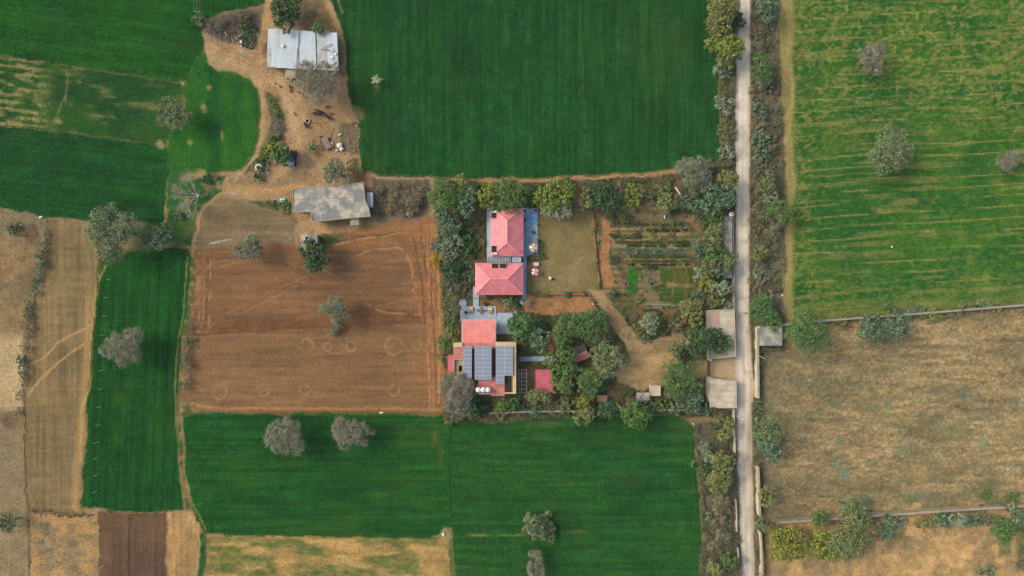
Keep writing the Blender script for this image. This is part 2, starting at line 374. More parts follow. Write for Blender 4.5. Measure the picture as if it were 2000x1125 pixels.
# grey-white furrows of the olive lot
for y in (455, 460, 466, 471):
    St([(520 + (y % 7) * 4, y - 3), (572, y)], 1.6, (172, 160, 142), .6, 1.6, br=.45)
St([(410,476),(435,471),(450,468)], 3, (176, 166, 146), .8, 2)
# tracks through strip wheat
for pts in ([(368,500),(362,570),(354,640),(345,700),(343,760),(346,840),(350,900),(357,970),(362,1000)], [(355,778),(358,860),(362,920),(372,975),(388,1005),(404,1036)]):
    St(pts, 2.6, (150, 136, 88), .8, 2, br=.15)
St([(205,520),(188,560),(180,650),(174,760),(160,800),(158,900)], 5, (190, 150, 90), .7, 4)
for pts in ([(178,638),(140,655),(110,672),(85,700),(60,712)], [(165,672),(120,705),(90,730),(55,772)]):
    St(pts, 4, (190, 152, 92), .7, 3)
St([(48,760),(48,900),(54,1000),(58,1130)], 2.5, (104, 84, 58), .7, 2)
St([(253,1010),(252,1060),(252,1130)], 1.4, (64, 48, 40), .6, 2)
St([(255,1012),(262,1006),(290,1003)], 1.4, (70, 52, 42), .5, 2)
St([(365,1000),(382,1030),(390,1060),(384,1130)], 5, (186, 150, 96), .7, 3)
L([(391,1040),(403,1046),(400,1090),(396,1130),(386,1250),(382,1250),(388,1100)], two((42, 92, 46), (60, 100, 48), 14, seed=182), 4, .9)
for i in range(10):
    St([(360 + i * 1.5, 1040 - i * 6), (374, 1010 - i * 2)], .9, (200, 164, 108), .4, 1.2, br=.4)
Bl(62, 455, 14, 20, (112, 88, 66), .8, .3); Bl(15, 825, 16, 14, (110, 90, 70), .7)
Bl(25, 560, 14, 12, (120, 104, 88), .5); Bl(25, 598, 10, 10, (120, 106, 90), .5); Bl(40, 545, 9, 9, (118, 106, 92), .5)
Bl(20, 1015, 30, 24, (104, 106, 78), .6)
for i in range(26):
    Bl(75 + random.random() * 110, 1020 + random.random() * 90, 4 + random.random() * 6, 3 + random.random() * 5, (118, 116, 80), .55)
# thin patches in the wheat
for x, y, rx, ry, c, a in ((738,75,14,24,(58,108,40),.5),(735,172,5,8,(140,120,80),.7),(1060,95,40,60,(50,96,42),.35),(1280,80,60,60,(58,92,48),.3),(1330,100,30,70,(60,92,50),.3),
                          (232,780,14,22,(78,130,34),.55),(228,850,14,30,(70,122,36),.5),(240,690,16,26,(60,112,38),.4),(700,935,120,14,(52,104,42),.3),(560,905,60,9,(70,118,40),.35),
                          (800,838,60,14,(66,96,44),.45),(850,855,9,22,(140,118,66),.5),(862,900,5,40,(120,112,60),.45),(1010,1045,20,2.5,(160,138,84),.7),(935,1045,24,3,(176,148,88),.75),(985,1045,14,3,(168,142,84),.6),
                          (1130,1037,22,3,(150,118,76),.6),(1075,826,22,3,(132,118,74),.6),(1062,858,40,3,(116,104,62),.45),(905,870,18,4,(104,104,62),.45),(1180,860,40,10,(84,100,54),.35),(1230,930,50,20,(88,92,54),.3),
                          (1250,880,60,6,(100,104,56),.3),(1300,1040,40,12,(72,106,50),.3),(1280,1080,30,20,(70,106,48),.3),(1100,1000,40,25,(66,92,54),.25),(1100,940,24,10,(92,92,56),.3),
                          (640,985,80,6,(62,110,44),.3),(480,1005,80,10,(52,104,44),.3),(155,160,10,6,(150,124,70),.5),(290,165,14,5,(132,120,60),.4),(115,235,10,9,(178,148,100),.7),(128,190,4,10,(160,140,100),.6)):
    Bl(x, y, rx, ry, c, a, .8)
for k in range(46):
    fx, fy, fw, fh = random.choice([(720,0,660,330),(380,830,480,200),(895,840,450,270),(0,0,360,120),(0,265,310,140),(180,520,170,460)])
    Bl(fx + random.random() * fw, fy + random.random() * fh, 8 + random.random() * 26, 5 + random.random() * 14, random.choice([(66, 110, 46), (58, 104, 50), (74, 106, 54), (36, 86, 44)]), .22 + random.random() * .2, .9)
St([(128,130),(132,160),(126,190),(112,230)], 2, (168, 146, 100), .6, 3, br=.3)
St([(880,825),(879,930),(881,1010)], 1.6, (26, 60, 40), .6, 1.6)
St([(881,1030),(883,1060),(888,1130)], 3, (140, 122, 76), .8, 3)
L([(842,1050),(858,1040),(864,1030),(880,1030),(880,1066),(856,1062)], (168, 142, 94), 3, .9)
St([(1138,120),(1141,210),(1143,300)], 1.3, (128, 112, 66), .6, 1.6, br=.35)
# field rims
for pts, w, c, a in (([(0,108),(140,129),(250,146),(345,162)], 3, (120, 118, 78), .6), ([(0,247),(130,260),(270,277)], 2.2, (132, 128, 84), .6), ([(0,406),(95,427),(180,433)], 3.5, (160, 142, 104), .7),
                     ([(395,805),(700,805),(866,810)], 3, (104, 80, 50), .55), ([(405,1045),(640,1049),(840,1054)], 3, (170, 134, 84), .6), ([(160,999),(300,1001),(358,996)], 3, (164, 128, 80), .7),
                     ([(1358,880),(1367,950),(1371,1010),(1372,1060)], 5, (172, 128, 82), .6), ([(1260,814),(1320,808),(1345,822)], 5, (140, 98, 66), .7), ([(905,815),(1000,818),(1100,811),(1240,808)], 5, (128, 98, 74), .6),
                     ([(1519,60),(1524,300),(1529,560),(1531,620)], 3, (150, 128, 90), .6), ([(1523,60),(1528,300),(1533,560)], 1.2, (78, 74, 50), .5), ([(1408,200),(1409,300)], 6, (134, 124, 82), .6),
                     ([(640,-130),(660,0),(670,25)], 4, (150, 126, 86), .6), ([(608,0),(606,20),(604,45)], 3, (172, 142, 98), .6)):
    St(pts, w, c, a, 2.5, br=.25)
for i in range(44):
    Bl(66 + i * 2.75, 1003 + random.uniform(-3, 5), 2.5, 3.5, (66, 66, 44), .7)
# compound details
L(Fd['lawn'], two((126, 114, 70), (140, 124, 80), 45, .35, .65, seed=191), 4)
L([(1062,440),(1110,430),(1150,440),(1150,540),(1100,560),(1060,540)], two((130, 118, 70), (146, 128, 84), 20, seed=192), 20, .6)
L(Fd['vegetable_garden'], veg_c, 6)
L([(1174,425),(1192,430),(1194,520),(1196,558),(1176,562),(1172,490)], two((186, 130, 84), (168, 120, 80), 12, seed=193), 4)
L([(1030,577),(1155,577),(1165,600),(1130,612),(1060,615),(1020,612),(1015,600)], two((182, 132, 86), (160, 118, 78), 14, seed=194), 6)
L([(935,580),(1018,580),(1000,612),(970,610),(969,600),(936,598)], two((154, 116, 76), (120, 100, 66), 8, seed=195), 4)
L([(918,430),(950,430),(950,510),(918,510)], two((84, 74, 54), (94, 80, 56), 14, seed=196), 4)
L([(908,450),(926,455),(928,510),(908,510)], two((72, 96, 46), (60, 84, 44), 8, seed=197), 4)
L([(896,440),(908,440),(908,590),(896,590)], two((96, 86, 78), (110, 98, 84), 8, seed=198), 4)
L([(1150,564),(1172,564),(1194,588),(1220,622),(1240,646),(1262,664),(1300,656),(1340,641),(1352,660),(1314,690),(1316,698),(1382,700),(1382,739),(1345,742),(1290,750),(1250,764),(1202,746),(1202,725),(1228,700),(1222,672),(1196,642),(1172,604)], two((178, 150, 106), (156, 132, 94), 22, seed=199), 8)
L([(1232,690),(1300,690),(1320,700),(1290,720),(1250,745),(1210,740)], two((200, 166, 112), (184, 150, 102), 22, seed=211), 14, .8)
L([(1190,585),(1300,602),(1360,600),(1375,640),(1300,655),(1250,650)], two((134, 104, 70), (106, 98, 60), 16, seed=212), 10, .9)
L([(1068,655),(1090,655),(1092,690),(1066,694)], (176, 128, 82), 8)
L([(1225,520),(1243,520),(1243,578),(1226,572)], two((50, 138, 36), (64, 122, 44), 8, seed=213), 2)
for (x0, y0, x1, y1, c) in ((1289,523,1314,549,(76,112,38)),(1318,523,1337,553,(96,104,46)),(1342,524,1358,552,(88,94,46)),(1287,560,1310,575,(84,110,44)),(1287,575,1310,588,(56,104,42)),
                            (1313,560,1336,577,(60,112,40)),(1313,577,1336,592,(54,98,42)),(1340,562,1352,590,(70,96,46))):
    L([(x0, y0), (x1, y0), (x1, y1), (x0, y1)], two(c, tuple(int(v * .85) for v in c), 5, seed=int(x0 + y0)), 1.5, .95, .3)
for pts in ([(1315,522),(1315,592)], [(1339,522),(1339,556)], [(1286,557),(1345,559)], [(1286,551),(1312,552)]):
    St(pts, 1.4, (148, 136, 66), .7, 1.2)
L([(1262,522),(1282,522),(1282,590),(1262,590)], two((126, 118, 84), (110, 106, 92), 8, seed=214), 3, .7)
for y, c, x0, x1 in ((468,(190,150,108),1195,1290),(483,(188,156,116),1200,1345),(488,(150,160,146),1215,1345),(493,(110,140,116),1215,1340),(505,(186,146,92),1235,1350),(512,(192,154,100),1230,1350),(455,(176,134,98),1195,1260),(517,(160,160,126),1230,1300)):
    St([(x0, y), ((x0 + x1) / 2, y + 1.5), (x1, y - 1)], 2.2, c, .7, 2, br=.25)
St([(1195,447),(1230,446),(1260,449)], 5, (186, 148, 104), .6, 4)
St([(1340,425),(1360,440),(1372,455)], 6, (160, 122, 84), .6, 5)
Bl(1368, 558, 9, 10, (160, 112, 72), .8, .4)
St([(905,590),(907,560),(907,510)], 3, (150, 142, 132), .4, 3)
# shadow-free stains and specks of the verges
for i in range(60):
    Bl(1470 + random.random() * 48, random.random() * 620, 4 + random.random() * 6, 3 + random.random() * 8, random.choice([(96, 92, 84), (132, 120, 100), (90, 96, 76), (140, 122, 98)]), .5)
for i in range(34):
    Bl(1375 + random.random() * 55, 820 + random.random() * 300, 4 + random.random() * 6, 3 + random.random() * 8, random.choice([(96, 92, 82), (132, 122, 100), (92, 96, 74)]), .5)
Bl(1512, 530, 14, 22, (150, 128, 104), .6); Bl(1512, 370, 9, 10, (172, 146, 104), .6); Bl(1555, 672, 30, 12, (168, 128, 88), .5)
Bl(1552, 915, 24, 24, (188, 150, 98), .5, .9); Bl(1795, 925, 22, 16, (196, 156, 98), .6, .9); Bl(1650, 925, 16, 12, (100, 134, 110), .6); Bl(1635, 905, 14, 9, (112, 140, 112), .5); Bl(1880, 770, 20, 12, (104, 128, 112), .55); Bl(1790, 985, 7, 8, (206, 172, 116), .8)
L([(1948,1045),(1975,1042),(1976,1085),(1952,1088)], two((78, 110, 56), (122, 118, 74), 9, seed=221), 12, .8)
L([(1985,1020),(2130,1010),(2130,1100),(1988,1100)], two((80, 96, 60), (120, 114, 76), 10, seed=222), 12, .8)
St([(1981,1020),(1981,1090)], 3, (178, 144, 96), .7, 2)
L(Fd['driveway'], (190, 164, 128), 5)
L(Fd['road'], road_c, 3, 1.0, .4)

def paint(X, Y):
    n = len(X)
    col = mixc(BASE, (128, 112, 82), ss(.3, .7, fbm(X, Y, 220, 1)))
    for kind, data, c, soft, a, wk in LAY:
        if kind == 'p':
            P = np.asarray(data, float); pad = soft + 10
            bb = (P[:, 0].min() - pad, P[:, 0].max() + pad, P[:, 1].min() - pad, P[:, 1].max() + pad)
        elif kind == 's':
            P = np.asarray(data, float); pad = soft[0] + soft[1] + 8
            bb = (P[:, 0].min() - pad, P[:, 0].max() + pad, P[:, 1].min() - pad, P[:, 1].max() + pad)
        else:
            cx, cy, rx, ry = data; bb = (cx - rx * 2 - 6, cx + rx * 2 + 6, cy - ry * 2 - 6, cy + ry * 2 + 6)
        m = np.nonzero((X > bb[0]) & (X < bb[1]) & (Y > bb[2]) & (Y < bb[3]))[0]
        if len(m) == 0: continue
        x = X[m]; y = Y[m]
        xw, yw = warp(x, y, wk)
        if kind == 'p':
            al = ss(soft * .5, -soft * .5, sdist(data, xw, yw)) * a
        elif kind == 's':
            w, sf, br = soft
            al = ss(w * .5 + sf * .5, w * .5 - sf * .5, pdist(data, xw, yw)) * a
            if br: al = al * ss(br - .15, br + .2, vn(x, y, 9, 77))
        else:
            r = np.sqrt(((xw - cx) / rx) ** 2 + ((yw - cy) / ry) ** 2) + .5 * (fbm(x, y, 8, 78) - .5)
            al = ss(1 + soft * .5, 1 - soft, r) * a
        k = al > .004
        if not k.any(): continue
        m = m[k]; al = al[k][:, None]
        cc = c(X[m], Y[m]) if callable(c) else np.asarray(c, float)[None]
        col[m] = col[m] * (1 - al) + cc * al
    return np.clip(col, 4, 250)

# ------------------------------------------------------------------ mesh helpers
def np_mesh(name, verts, faces, cols=None, mat=None, smooth=False):
    me = bpy.data.meshes.new(name)
    verts = np.asarray(verts, np.float32); faces = np.asarray(faces, np.int32)
    nf, k = faces.shape
    me.vertices.add(len(verts)); me.vertices.foreach_set("co", verts.ravel())
    me.loops.add(nf * k); me.loops.foreach_set("vertex_index", faces.ravel())
    me.polygons.add(nf); me.polygons.foreach_set("loop_start", np.arange(0, nf * k, k, dtype=np.int32))
    if smooth: me.polygons.foreach_set("use_smooth", np.ones(nf, bool))
    if cols is not None:
        at = me.color_attributes.new("Col", 'FLOAT_COLOR', 'POINT')
        at.data.foreach_set("color", np.hstack([cols, np.ones((len(cols), 1))]).astype(np.float32).ravel())
    me.update(calc_edges=True)
    if mat: me.materials.append(mat)
    return me

def link(name, me, parent=None, loc=(0, 0, 0), rz=0.0, sc=None):
    o = bpy.data.objects.new(name, me); COL.objects.link(o)
    o.location = loc; o.rotation_euler = (0, 0, rz)
    if sc: o.scale = sc
    if parent: o.parent = parent
    return o

def tag(o, label=None, cat=None, group=None, kind=None):
    if label: o["label"] = label
    if cat: o["category"] = cat
    if group: o["group"] = group
    if kind: o["kind"] = kind
    return o

def thing(name, label, cat, loc=(0, 0, 0), rz=0.0, group=None):
    o = bpy.data.objects.new(name, None); COL.objects.link(o)
    o.empty_display_size = .3; o.location = loc; o.rotation_euler = (0, 0, rz)
    return tag(o, label, cat, group)

class MB:
    def __init__(s): s.v = []; s.f = []; s.m = []
    def add(s, vs, fs, mi=0):
        b = len(s.v); s.v += [tuple(v) for v in vs]
        for f in fs: s.f.append([b + i for i in f]); s.m.append(mi)
        return s
    def box(s, x0, x1, y0, y1, z0, z1, mi=0):
        return s.add([(x0,y0,z0),(x1,y0,z0),(x1,y1,z0),(x0,y1,z0),(x0,y0,z1),(x1,y0,z1),(x1,y1,z1),(x0,y1,z1)],
                     [(3,2,1,0),(4,5,6,7),(0,1,5,4),(1,2,6,5),(2,3,7,6),(3,0,4,7)], mi)
    def prism(s, pts, z0, z1, mi=0, taper=0):
        n = len(pts)
        a = sum(pts[i][0] * pts[(i + 1) % n][1] - pts[(i + 1) % n][0] * pts[i][1] for i in range(n))
        if a < 0: pts = pts[::-1]
        vs = [(x, y, z0) for x, y in pts] + [(x, y, z1) for x, y in pts]
        return s.add(vs, [tuple(range(n - 1, -1, -1)), tuple(range(n, 2 * n))] + [(i, (i + 1) % n, n + (i + 1) % n, n + i) for i in range(n)], mi)
    def lathe(s, prof, cx=0, cy=0, n=14, mi=0, cap=True):
        vs = []; fs = []
        for r, z in prof:
            vs += [(cx + r * math.cos(6.28319 * i / n), cy + r * math.sin(6.28319 * i / n), z) for i in range(n)]
        for k in range(len(prof) - 1):
            for i in range(n):
                j = (i + 1) % n; fs.append((k * n + i, k * n + j, (k + 1) * n + j, (k + 1) * n + i))
        if cap:
            fs.append(tuple(range(n - 1, -1, -1))); fs.append(tuple(range((len(prof) - 1) * n, len(prof) * n)))
        return s.add(vs, fs, mi)
    def tube(s, pts, rs, n=5, mi=0):
        pts = [Vector(p) for p in pts]; vs = []; fs = []
        for k, p in enumerate(pts):
            d = (pts[min(k + 1, len(pts) - 1)] - pts[max(k - 1, 0)])
            d = d.normalized() if d.length > 1e-6 else Vector((0, 0, 1))
            u = d.cross(Vector((0.13, 0.31, 1))) if abs(d.z) < .98 else d.cross(Vector((1, 0, 0)))
            u.normalize(); w = d.cross(u); r = rs[k] if hasattr(rs, '__len__') else rs
            vs += [tuple(p + (u * math.cos(6.28319 * i / n) + w * math.sin(6.28319 * i / n)) * r) for i in range(n)]
        for k in range(len(pts) - 1):
            for i in range(n):
                j = (i + 1) % n; fs.append((k * n + i, k * n + j, (k + 1) * n + j, (k + 1) * n + i))
        fs.append(tuple(range(n - 1, -1, -1))); fs.append(tuple(range((len(pts) - 1) * n, len(pts) * n)))
        return s.add(vs, fs, mi)
    def obox(s, cx, cy, z0, z1, lx, ly, ang, mi=0):
        ca, sa = math.cos(ang), math.sin(ang)
        return s.prism([(cx + ca * a * lx / 2 - sa * b * ly / 2, cy + sa * a * lx / 2 + ca * b * ly / 2) for a, b in ((-1,-1),(1,-1),(1,1),(-1,1))], z0, z1, mi)
    def mesh(s, name, mats, org=(0, 0, 0), smooth=False):
        me = bpy.data.meshes.new(name)
        me.from_pydata([(x - org[0], y - org[1], z - org[2]) for x, y, z in s.v], [], s.f)
        for m in (mats if isinstance(mats, (list, tuple)) else [mats]): me.materials.append(m)
        me.polygons.foreach_set("material_index", s.m)
        if smooth: me.polygons.foreach_set("use_smooth", [True] * len(s.f))
        me.update(); return me
    def build(s, name, mats, parent=None, org=None, smooth=False):
        o = org if org is not None else (tuple(parent.location) if parent else (0, 0, 0))
        return link(name, s.mesh(name, mats, o, smooth), parent, (0, 0, 0) if parent else o)

# ------------------------------------------------------------------ materials
def newmat(name):
    m = bpy.data.materials.new(name); m.use_nodes = True
    nt = m.node_tree; b = nt.nodes["Principled BSDF"]
    b.inputs["Specular IOR Level"].default_value = .2
    return m, nt, b

def soil_mat(name, amp=.35, bump=.5, s1=1.6, s2=.35):
    m, nt, b = newmat(name); N = nt.nodes; Lk = nt.links
    at = N.new("ShaderNodeAttribute"); at.attribute_name = "Col"
    ge = N.new("ShaderNodeNewGeometry")
    n1 = N.new("ShaderNodeTexNoise"); n1.inputs["Scale"].default_value = s1; n1.inputs["Detail"].default_value = 6; n1.inputs["Roughness"].default_value = .7
    n2 = N.new("ShaderNodeTexNoise"); n2.inputs["Scale"].default_value = s2; n2.inputs["Detail"].default_value = 4
    Lk.new(ge.outputs["Position"], n1.inputs["Vector"]); Lk.new(ge.outputs["Position"], n2.inputs["Vector"])
    mr = N.new("ShaderNodeMapRange"); mr.inputs[1].default_value = .3; mr.inputs[2].default_value = .7; mr.inputs[3].default_value = 1 - amp; mr.inputs[4].default_value = 1 + amp
    Lk.new(n1.outputs[0], mr.inputs[0])
    mr2 = N.new("ShaderNodeMapRange"); mr2.inputs[1].default_value = .3; mr2.inputs[2].default_value = .7; mr2.inputs[3].default_value = .9; mr2.inputs[4].default_value = 1.1
    Lk.new(n2.outputs[0], mr2.inputs[0])
    mu = N.new("ShaderNodeMath"); mu.operation = 'MULTIPLY'; Lk.new(mr.outputs[0], mu.inputs[0]); Lk.new(mr2.outputs[0], mu.inputs[1])
    vm = N.new("ShaderNodeVectorMath"); vm.operation = 'SCALE'
    Lk.new(at.outputs["Color"], vm.inputs[0]); Lk.new(mu.outputs[0], vm.inputs["Scale"])
    Lk.new(vm.outputs[0], b.inputs["Base Color"])
    b.inputs["Roughness"].default_value = .95; b.inputs["Specular IOR Level"].default_value = .05
    bp = N.new("ShaderNodeBump"); bp.inputs["Strength"].default_value = bump; bp.inputs["Distance"].default_value = .25
    Lk.new(n1.outputs[0], bp.inputs["Height"]); Lk.new(bp.outputs[0], b.inputs["Normal"])
    return m

def pmat(name, c, c2=None, scale=1.5, lo=.4, hi=.62, rough=.8, amp=.12, spec=.2, stretch=None, metal=0):
    """plain material: colour, worn second colour by noise, fine grain"""
    m, nt, b = newmat(name); N = nt.nodes; Lk = nt.links
    ge = N.new("ShaderNodeNewGeometry"); src = ge.outputs["Position"]
    if stretch:
        mp = N.new("ShaderNodeMapping"); mp.inputs["Scale"].default_value = stretch; Lk.new(src, mp.inputs[0]); src = mp.outputs[0]
    n1 = N.new("ShaderNodeTexNoise"); n1.inputs["Scale"].default_value = scale; n1.inputs["Detail"].default_value = 7; n1.inputs["Roughness"].default_value = .62
    Lk.new(src, n1.inputs["Vector"])
    cr = N.new("ShaderNodeValToRGB"); e = cr.color_ramp.elements
    e[0].position = lo; e[1].position = hi
    e[0].color = (*alb(c), 1); e[1].color = (*alb(c2 if c2 else [v * .9 for v in c]), 1)
    Lk.new(n1.outputs[0], cr.inputs[0])
    n2 = N.new("ShaderNodeTexNoise"); n2.inputs["Scale"].default_value = scale * 5; n2.inputs["Detail"].default_value = 3; Lk.new(ge.outputs["Position"], n2.inputs["Vector"])
    mr = N.new("ShaderNodeMapRange"); mr.inputs[1].default_value = .3; mr.inputs[2].default_value = .7; mr.inputs[3].default_value = 1 - amp; mr.inputs[4].default_value = 1 + amp
    Lk.new(n2.outputs[0], mr.inputs[0])
    vm = N.new("ShaderNodeVectorMath"); vm.operation = 'SCALE'; Lk.new(cr.outputs[0], vm.inputs[0]); Lk.new(mr.outputs[0], vm.inputs["Scale"])
    Lk.new(vm.outputs[0], b.inputs["Base Color"]); b.inputs["Roughness"].default_value = rough; b.inputs["Specular IOR Level"].default_value = spec; b.inputs["Metallic"].default_value = metal
    return m

def leafmat(name, cs, rough=.7):
    m, nt, b = newmat(name); N = nt.nodes; Lk = nt.links
    ge = N.new("ShaderNodeNewGeometry"); oi = N.new("ShaderNodeObjectInfo")
    cr = N.new("ShaderNodeValToRGB"); e = cr.color_ramp.elements
    while len(e) < len(cs): e.new(.5)
    for i, c in enumerate(cs): e[i].position = i / (len(cs) - 1); e[i].color = (*alb(c), 1)
    Lk.new(ge.outputs["Random Per Island"], cr.inputs[0])
    hs = N.new("ShaderNodeHueSaturation")
    mr = N.new("ShaderNodeMapRange"); mr.inputs[3].default_value = .485; mr.inputs[4].default_value = .515; Lk.new(oi.outputs["Random"], mr.inputs[0]); Lk.new(mr.outputs[0], hs.inputs["Hue"])
    no = N.new("ShaderNodeTexNoise"); no.inputs["Scale"].default_value = .9; no.inputs["Detail"].default_value = 3; Lk.new(ge.outputs["Position"], no.inputs["Vector"])
    mv = N.new("ShaderNodeMapRange"); mv.inputs[1].default_value = .3; mv.inputs[2].default_value = .7; mv.inputs[3].default_value = .8; mv.inputs[4].default_value = 1.2; Lk.new(no.outputs[0], mv.inputs[0]); Lk.new(mv.outputs[0], hs.inputs["Value"])
    Lk.new(cr.outputs[0], hs.inputs["Color"]); Lk.new(hs.outputs[0], b.inputs["Base Color"])
    b.inputs["Roughness"].default_value = rough; b.inputs["Specular IOR Level"].default_value = .15
    return m

MSOIL = soil_mat("soil", .30, .7)
MROAD = soil_mat("packed_earth", .10, .25)
MCROP = soil_mat("crop_leaf", .22, .0, 2.2)

# ------------------------------------------------------------------ the ground and its fields
RES = 0.28
X0, X1, Y0, Y1 = -134.4, 134.4, -79.8, 79.8
nx = int((X1 - X0) / RES) + 1; ny = int((Y1 - Y0) / RES) + 1
gx = X0 + np.arange(nx) * RES; gy = Y0 + np.arange(ny) * RES
GX, GY = np.meshgrid(gx, gy)                   # (ny, nx)
PX = GX.ravel() / S + 1000; PY = 562.5 - GY.ravel() / S
PCOL = paint(PX, PY)
_lum = PCOL @ np.array([.3, .59, .11])
_k = np.where(PCOL[:, 1] > PCOL[:, 0], 1.0, .90)[:, None]
PALB = alb(_lum[:, None] + (PCOL - _lum[:, None]) * _k)
RELIEF = .02 + .05 * fbm(PX, PY, 14, 300, 3)
FIELDS = [  # outline, object name, label, material
 ('compound', 'garden_ground', 'bare brown soil and leaf litter between the walled compound trees', MSOIL),
 ('verge_w', 'road_verge', 'dry grassy verge between big north wheat field and dirt road', MSOIL),
 ('verge_w2', 'road_verge', 'scrubby verge between southern wheat field and dirt road', MSOIL),
 ('verge_e', 'road_verge', 'grey brown scrub verge along the road beside striped field', MSOIL),
 ('farmyard', 'farmyard', 'sandy tan farmyard around the tin shed and concrete house', MSOIL),
 ('west_track', 'field_track', 'twin-rut earth track between strip of wheat and ploughed field', MSOIL),
 ('far_left', 'fallow_field', 'patchy tan fallow land left of the narrow shrub line', MSOIL),
 ('tan_strip', 'stubble_field', 'long tan stubble strip beside the narrow wheat strip', MSOIL),
 ('tan_small', 'stubble_field', 'small tan weedy plot beside the dark brown ploughed plot', MSOIL),
 ('tan_right', 'stubble_field', 'tan raked plot with curved wheel marks by dark brown plot', MSOIL),
 ('dark_brown', 'ploughed_field', 'dark brown freshly ploughed plot with straight furrows', MSOIL),
 ('tan_green', 'stubble_field', 'tan field with blotchy green regrowth below the wheat', MSOIL),
 ('olive_lot', 'fallow_field', 'olive brown fallow plot with whitish furrows beside concrete house', MSOIL),
 ('ploughed', 'ploughed_field', 'large reddish brown ploughed field with wheel ruts beside the compound', MSOIL),
 ('e_dry', 'dry_field', 'wide dry tan grass field enclosed by two grey walls', MSOIL),
 ('se_dry', 'dry_field', 'pale sandy dry field beyond the lower grey wall', MSOIL),
 ('e_striped', 'crop_field', 'green crop field with broken tan stripes across the road', MSOIL),
 ('patchy', 'crop_field', 'thin patchy crop field with tan streaks between wheat fields', MSOIL),
 ('nw_wheat', 'wheat_field', 'bright green wheat field with utility pole at its corner', MSOIL),
 ('w_wheat', 'wheat_field', 'dark green wheat field above the big olive tree', MSOIL),
 ('small_green', 'wheat_field', 'small bright green plot curved around by the farm path', MSOIL),
 ('n_wheat', 'wheat_field', 'very large dark green wheat field beside the tin shed', MSOIL),
 ('strip_wheat', 'wheat_field', 'narrow strip of dark green wheat with a row of posts', MSOIL),
 ('s_wheat', 'wheat_field', 'green wheat field with two bare grey trees', MSOIL),
 ('se_wheat', 'wheat_field', 'green wheat field below the compound with lobed tree', MSOIL),
 ('lawn', 'lawn', 'worn olive lawn beside the pink roofed houses', MSOIL),
 ('vegetable_garden', 'vegetable_garden', 'vegetable garden with rows of beds and green plots', MSOIL),
 ('driveway', 'driveway', 'short earth driveway through the black gate', MROAD),
 ('road', 'road', 'straight pale dirt road with worn grey centre', MROAD),
]
cxs = GX[:-1, :-1] + RES / 2; cys = GY[:-1, :-1] + RES / 2
CPX = (cxs / S + 1000).ravel(); CPY = (562.5 - cys / S).ravel()
CWX, CWY = warp(CPX, CPY)
OWN = np.full(CPX.shape, -1, np.int32)
for i, (key, nm, lb, mt) in enumerate(FIELDS):
    P = np.asarray(Fd[key], float)
    m = np.nonzero((CWX > P[:, 0].min()) & (CWX < P[:, 0].max()) & (CWY > P[:, 1].min()) & (CWY < P[:, 1].max()))[0]
    if key in ('road', 'driveway'):
        ins = sdist(P, CPX[m], CPY[m]) < 0
    else:
        ins = sdist(P, CWX[m], CWY[m]) < 0
    OWN[m[ins]] = i
GZ = RELIEF.copy()
quad0 = (np.arange(ny - 1)[:, None] * nx + np.arange(nx - 1)[None]).ravel()
VALL = np.stack([GX.ravel(), GY.ravel(), GZ], 1)
for i, (key, nm, lb, mt) in enumerate(FIELDS):
    q = quad0[OWN == i]
    if len(q) == 0: continue
    f = np.stack([q, q + 1, q + nx + 1, q + nx], 1)
    u, inv = np.unique(f, return_inverse=True)
    me = np_mesh(nm, VALL[u], inv.reshape(f.shape), PALB[u], mt, smooth=True)
    tag(link(nm, me), lb, nm.replace('_', ' '), kind='structure')
# base sheet to the horizon
bx = np.concatenate([[-3000, -1200, -500, -260, -180], np.arange(-150, 151, 2.0), [180, 260, 500, 1200, 3000]])
by = np.concatenate([[-3000, -1200, -500, -260, -160, -120], np.arange(-96, 97, 2.0), [120, 160, 260, 500, 1200, 3000]])
BX, BY = np.meshgrid(bx, by)
bp = BX.ravel() / S + 1000; bq = 562.5 - BY.ravel() / S
far = (np.abs(BX.ravel()) > 138) | (np.abs(BY.ravel()) > 84)
bc = alb(np.where(far[:, None], mixc((150, 130, 92), (70, 98, 58), ss(.4, .6, vn(bp, bq, 900, 5))), paint(bp, bq)))
bi = (np.arange(len(by) - 1)[:, None] * len(bx) + np.arange(len(bx) - 1)[None]).ravel()
me = np_mesh('ground', np.stack([BX.ravel(), BY.ravel(), np.full(BX.size, -.05)], 1), np.stack([bi, bi + 1, bi + len(bx) + 1, bi + len(bx)], 1), bc, MSOIL)
tag(link('ground', me), 'flat sandy farmland reaching to the horizon', 'ground', kind='structure')

def near_idx(x, y):
    ix = np.clip(np.rint((x - X0) / RES).astype(int), 0, nx - 1); iy = np.clip(np.rint((y - Y0) / RES).astype(int), 0, ny - 1)
    return iy * nx + ix
def cell_idx(x, y):
    ix = np.clip(((x - X0) / RES).astype(int), 0, nx - 2); iy = np.clip(((y - Y0) / RES).astype(int), 0, ny - 2)
    return iy * (nx - 1) + ix

def tufts(px, py, cols, h, spread, wid, blades, r):
    n = len(px); k = blades
    a = r.random((n, k)) * 6.283; rr = spread * (.6 + .8 * r.random((n, k))); hh = h * (.6 + .7 * r.random((n, k)))
    dx, dy = np.cos(a), np.sin(a); w = wid * (.7 + .6 * r.random((n, k)))
    b1 = np.stack([px[:, None] - dy * w, py[:, None] + dx * w, np.full((n, k), .02) + hh * .25], 2)
    b2 = np.stack([px[:, None] + dy * w, py[:, None] - dx * w, np.full((n, k), .02) + hh * .25], 2)
    t = np.stack([px[:, None] + dx * rr, py[:, None] + dy * rr, hh + .03], 2)
    v = np.stack([b1, b2, t], 2).reshape(-1, 3)
    c = np.repeat((cols * (.72 + .56 * r.random((n, 1)))), k * 3, 0)
    return v, np.arange(len(v)).reshape(-1, 3), c

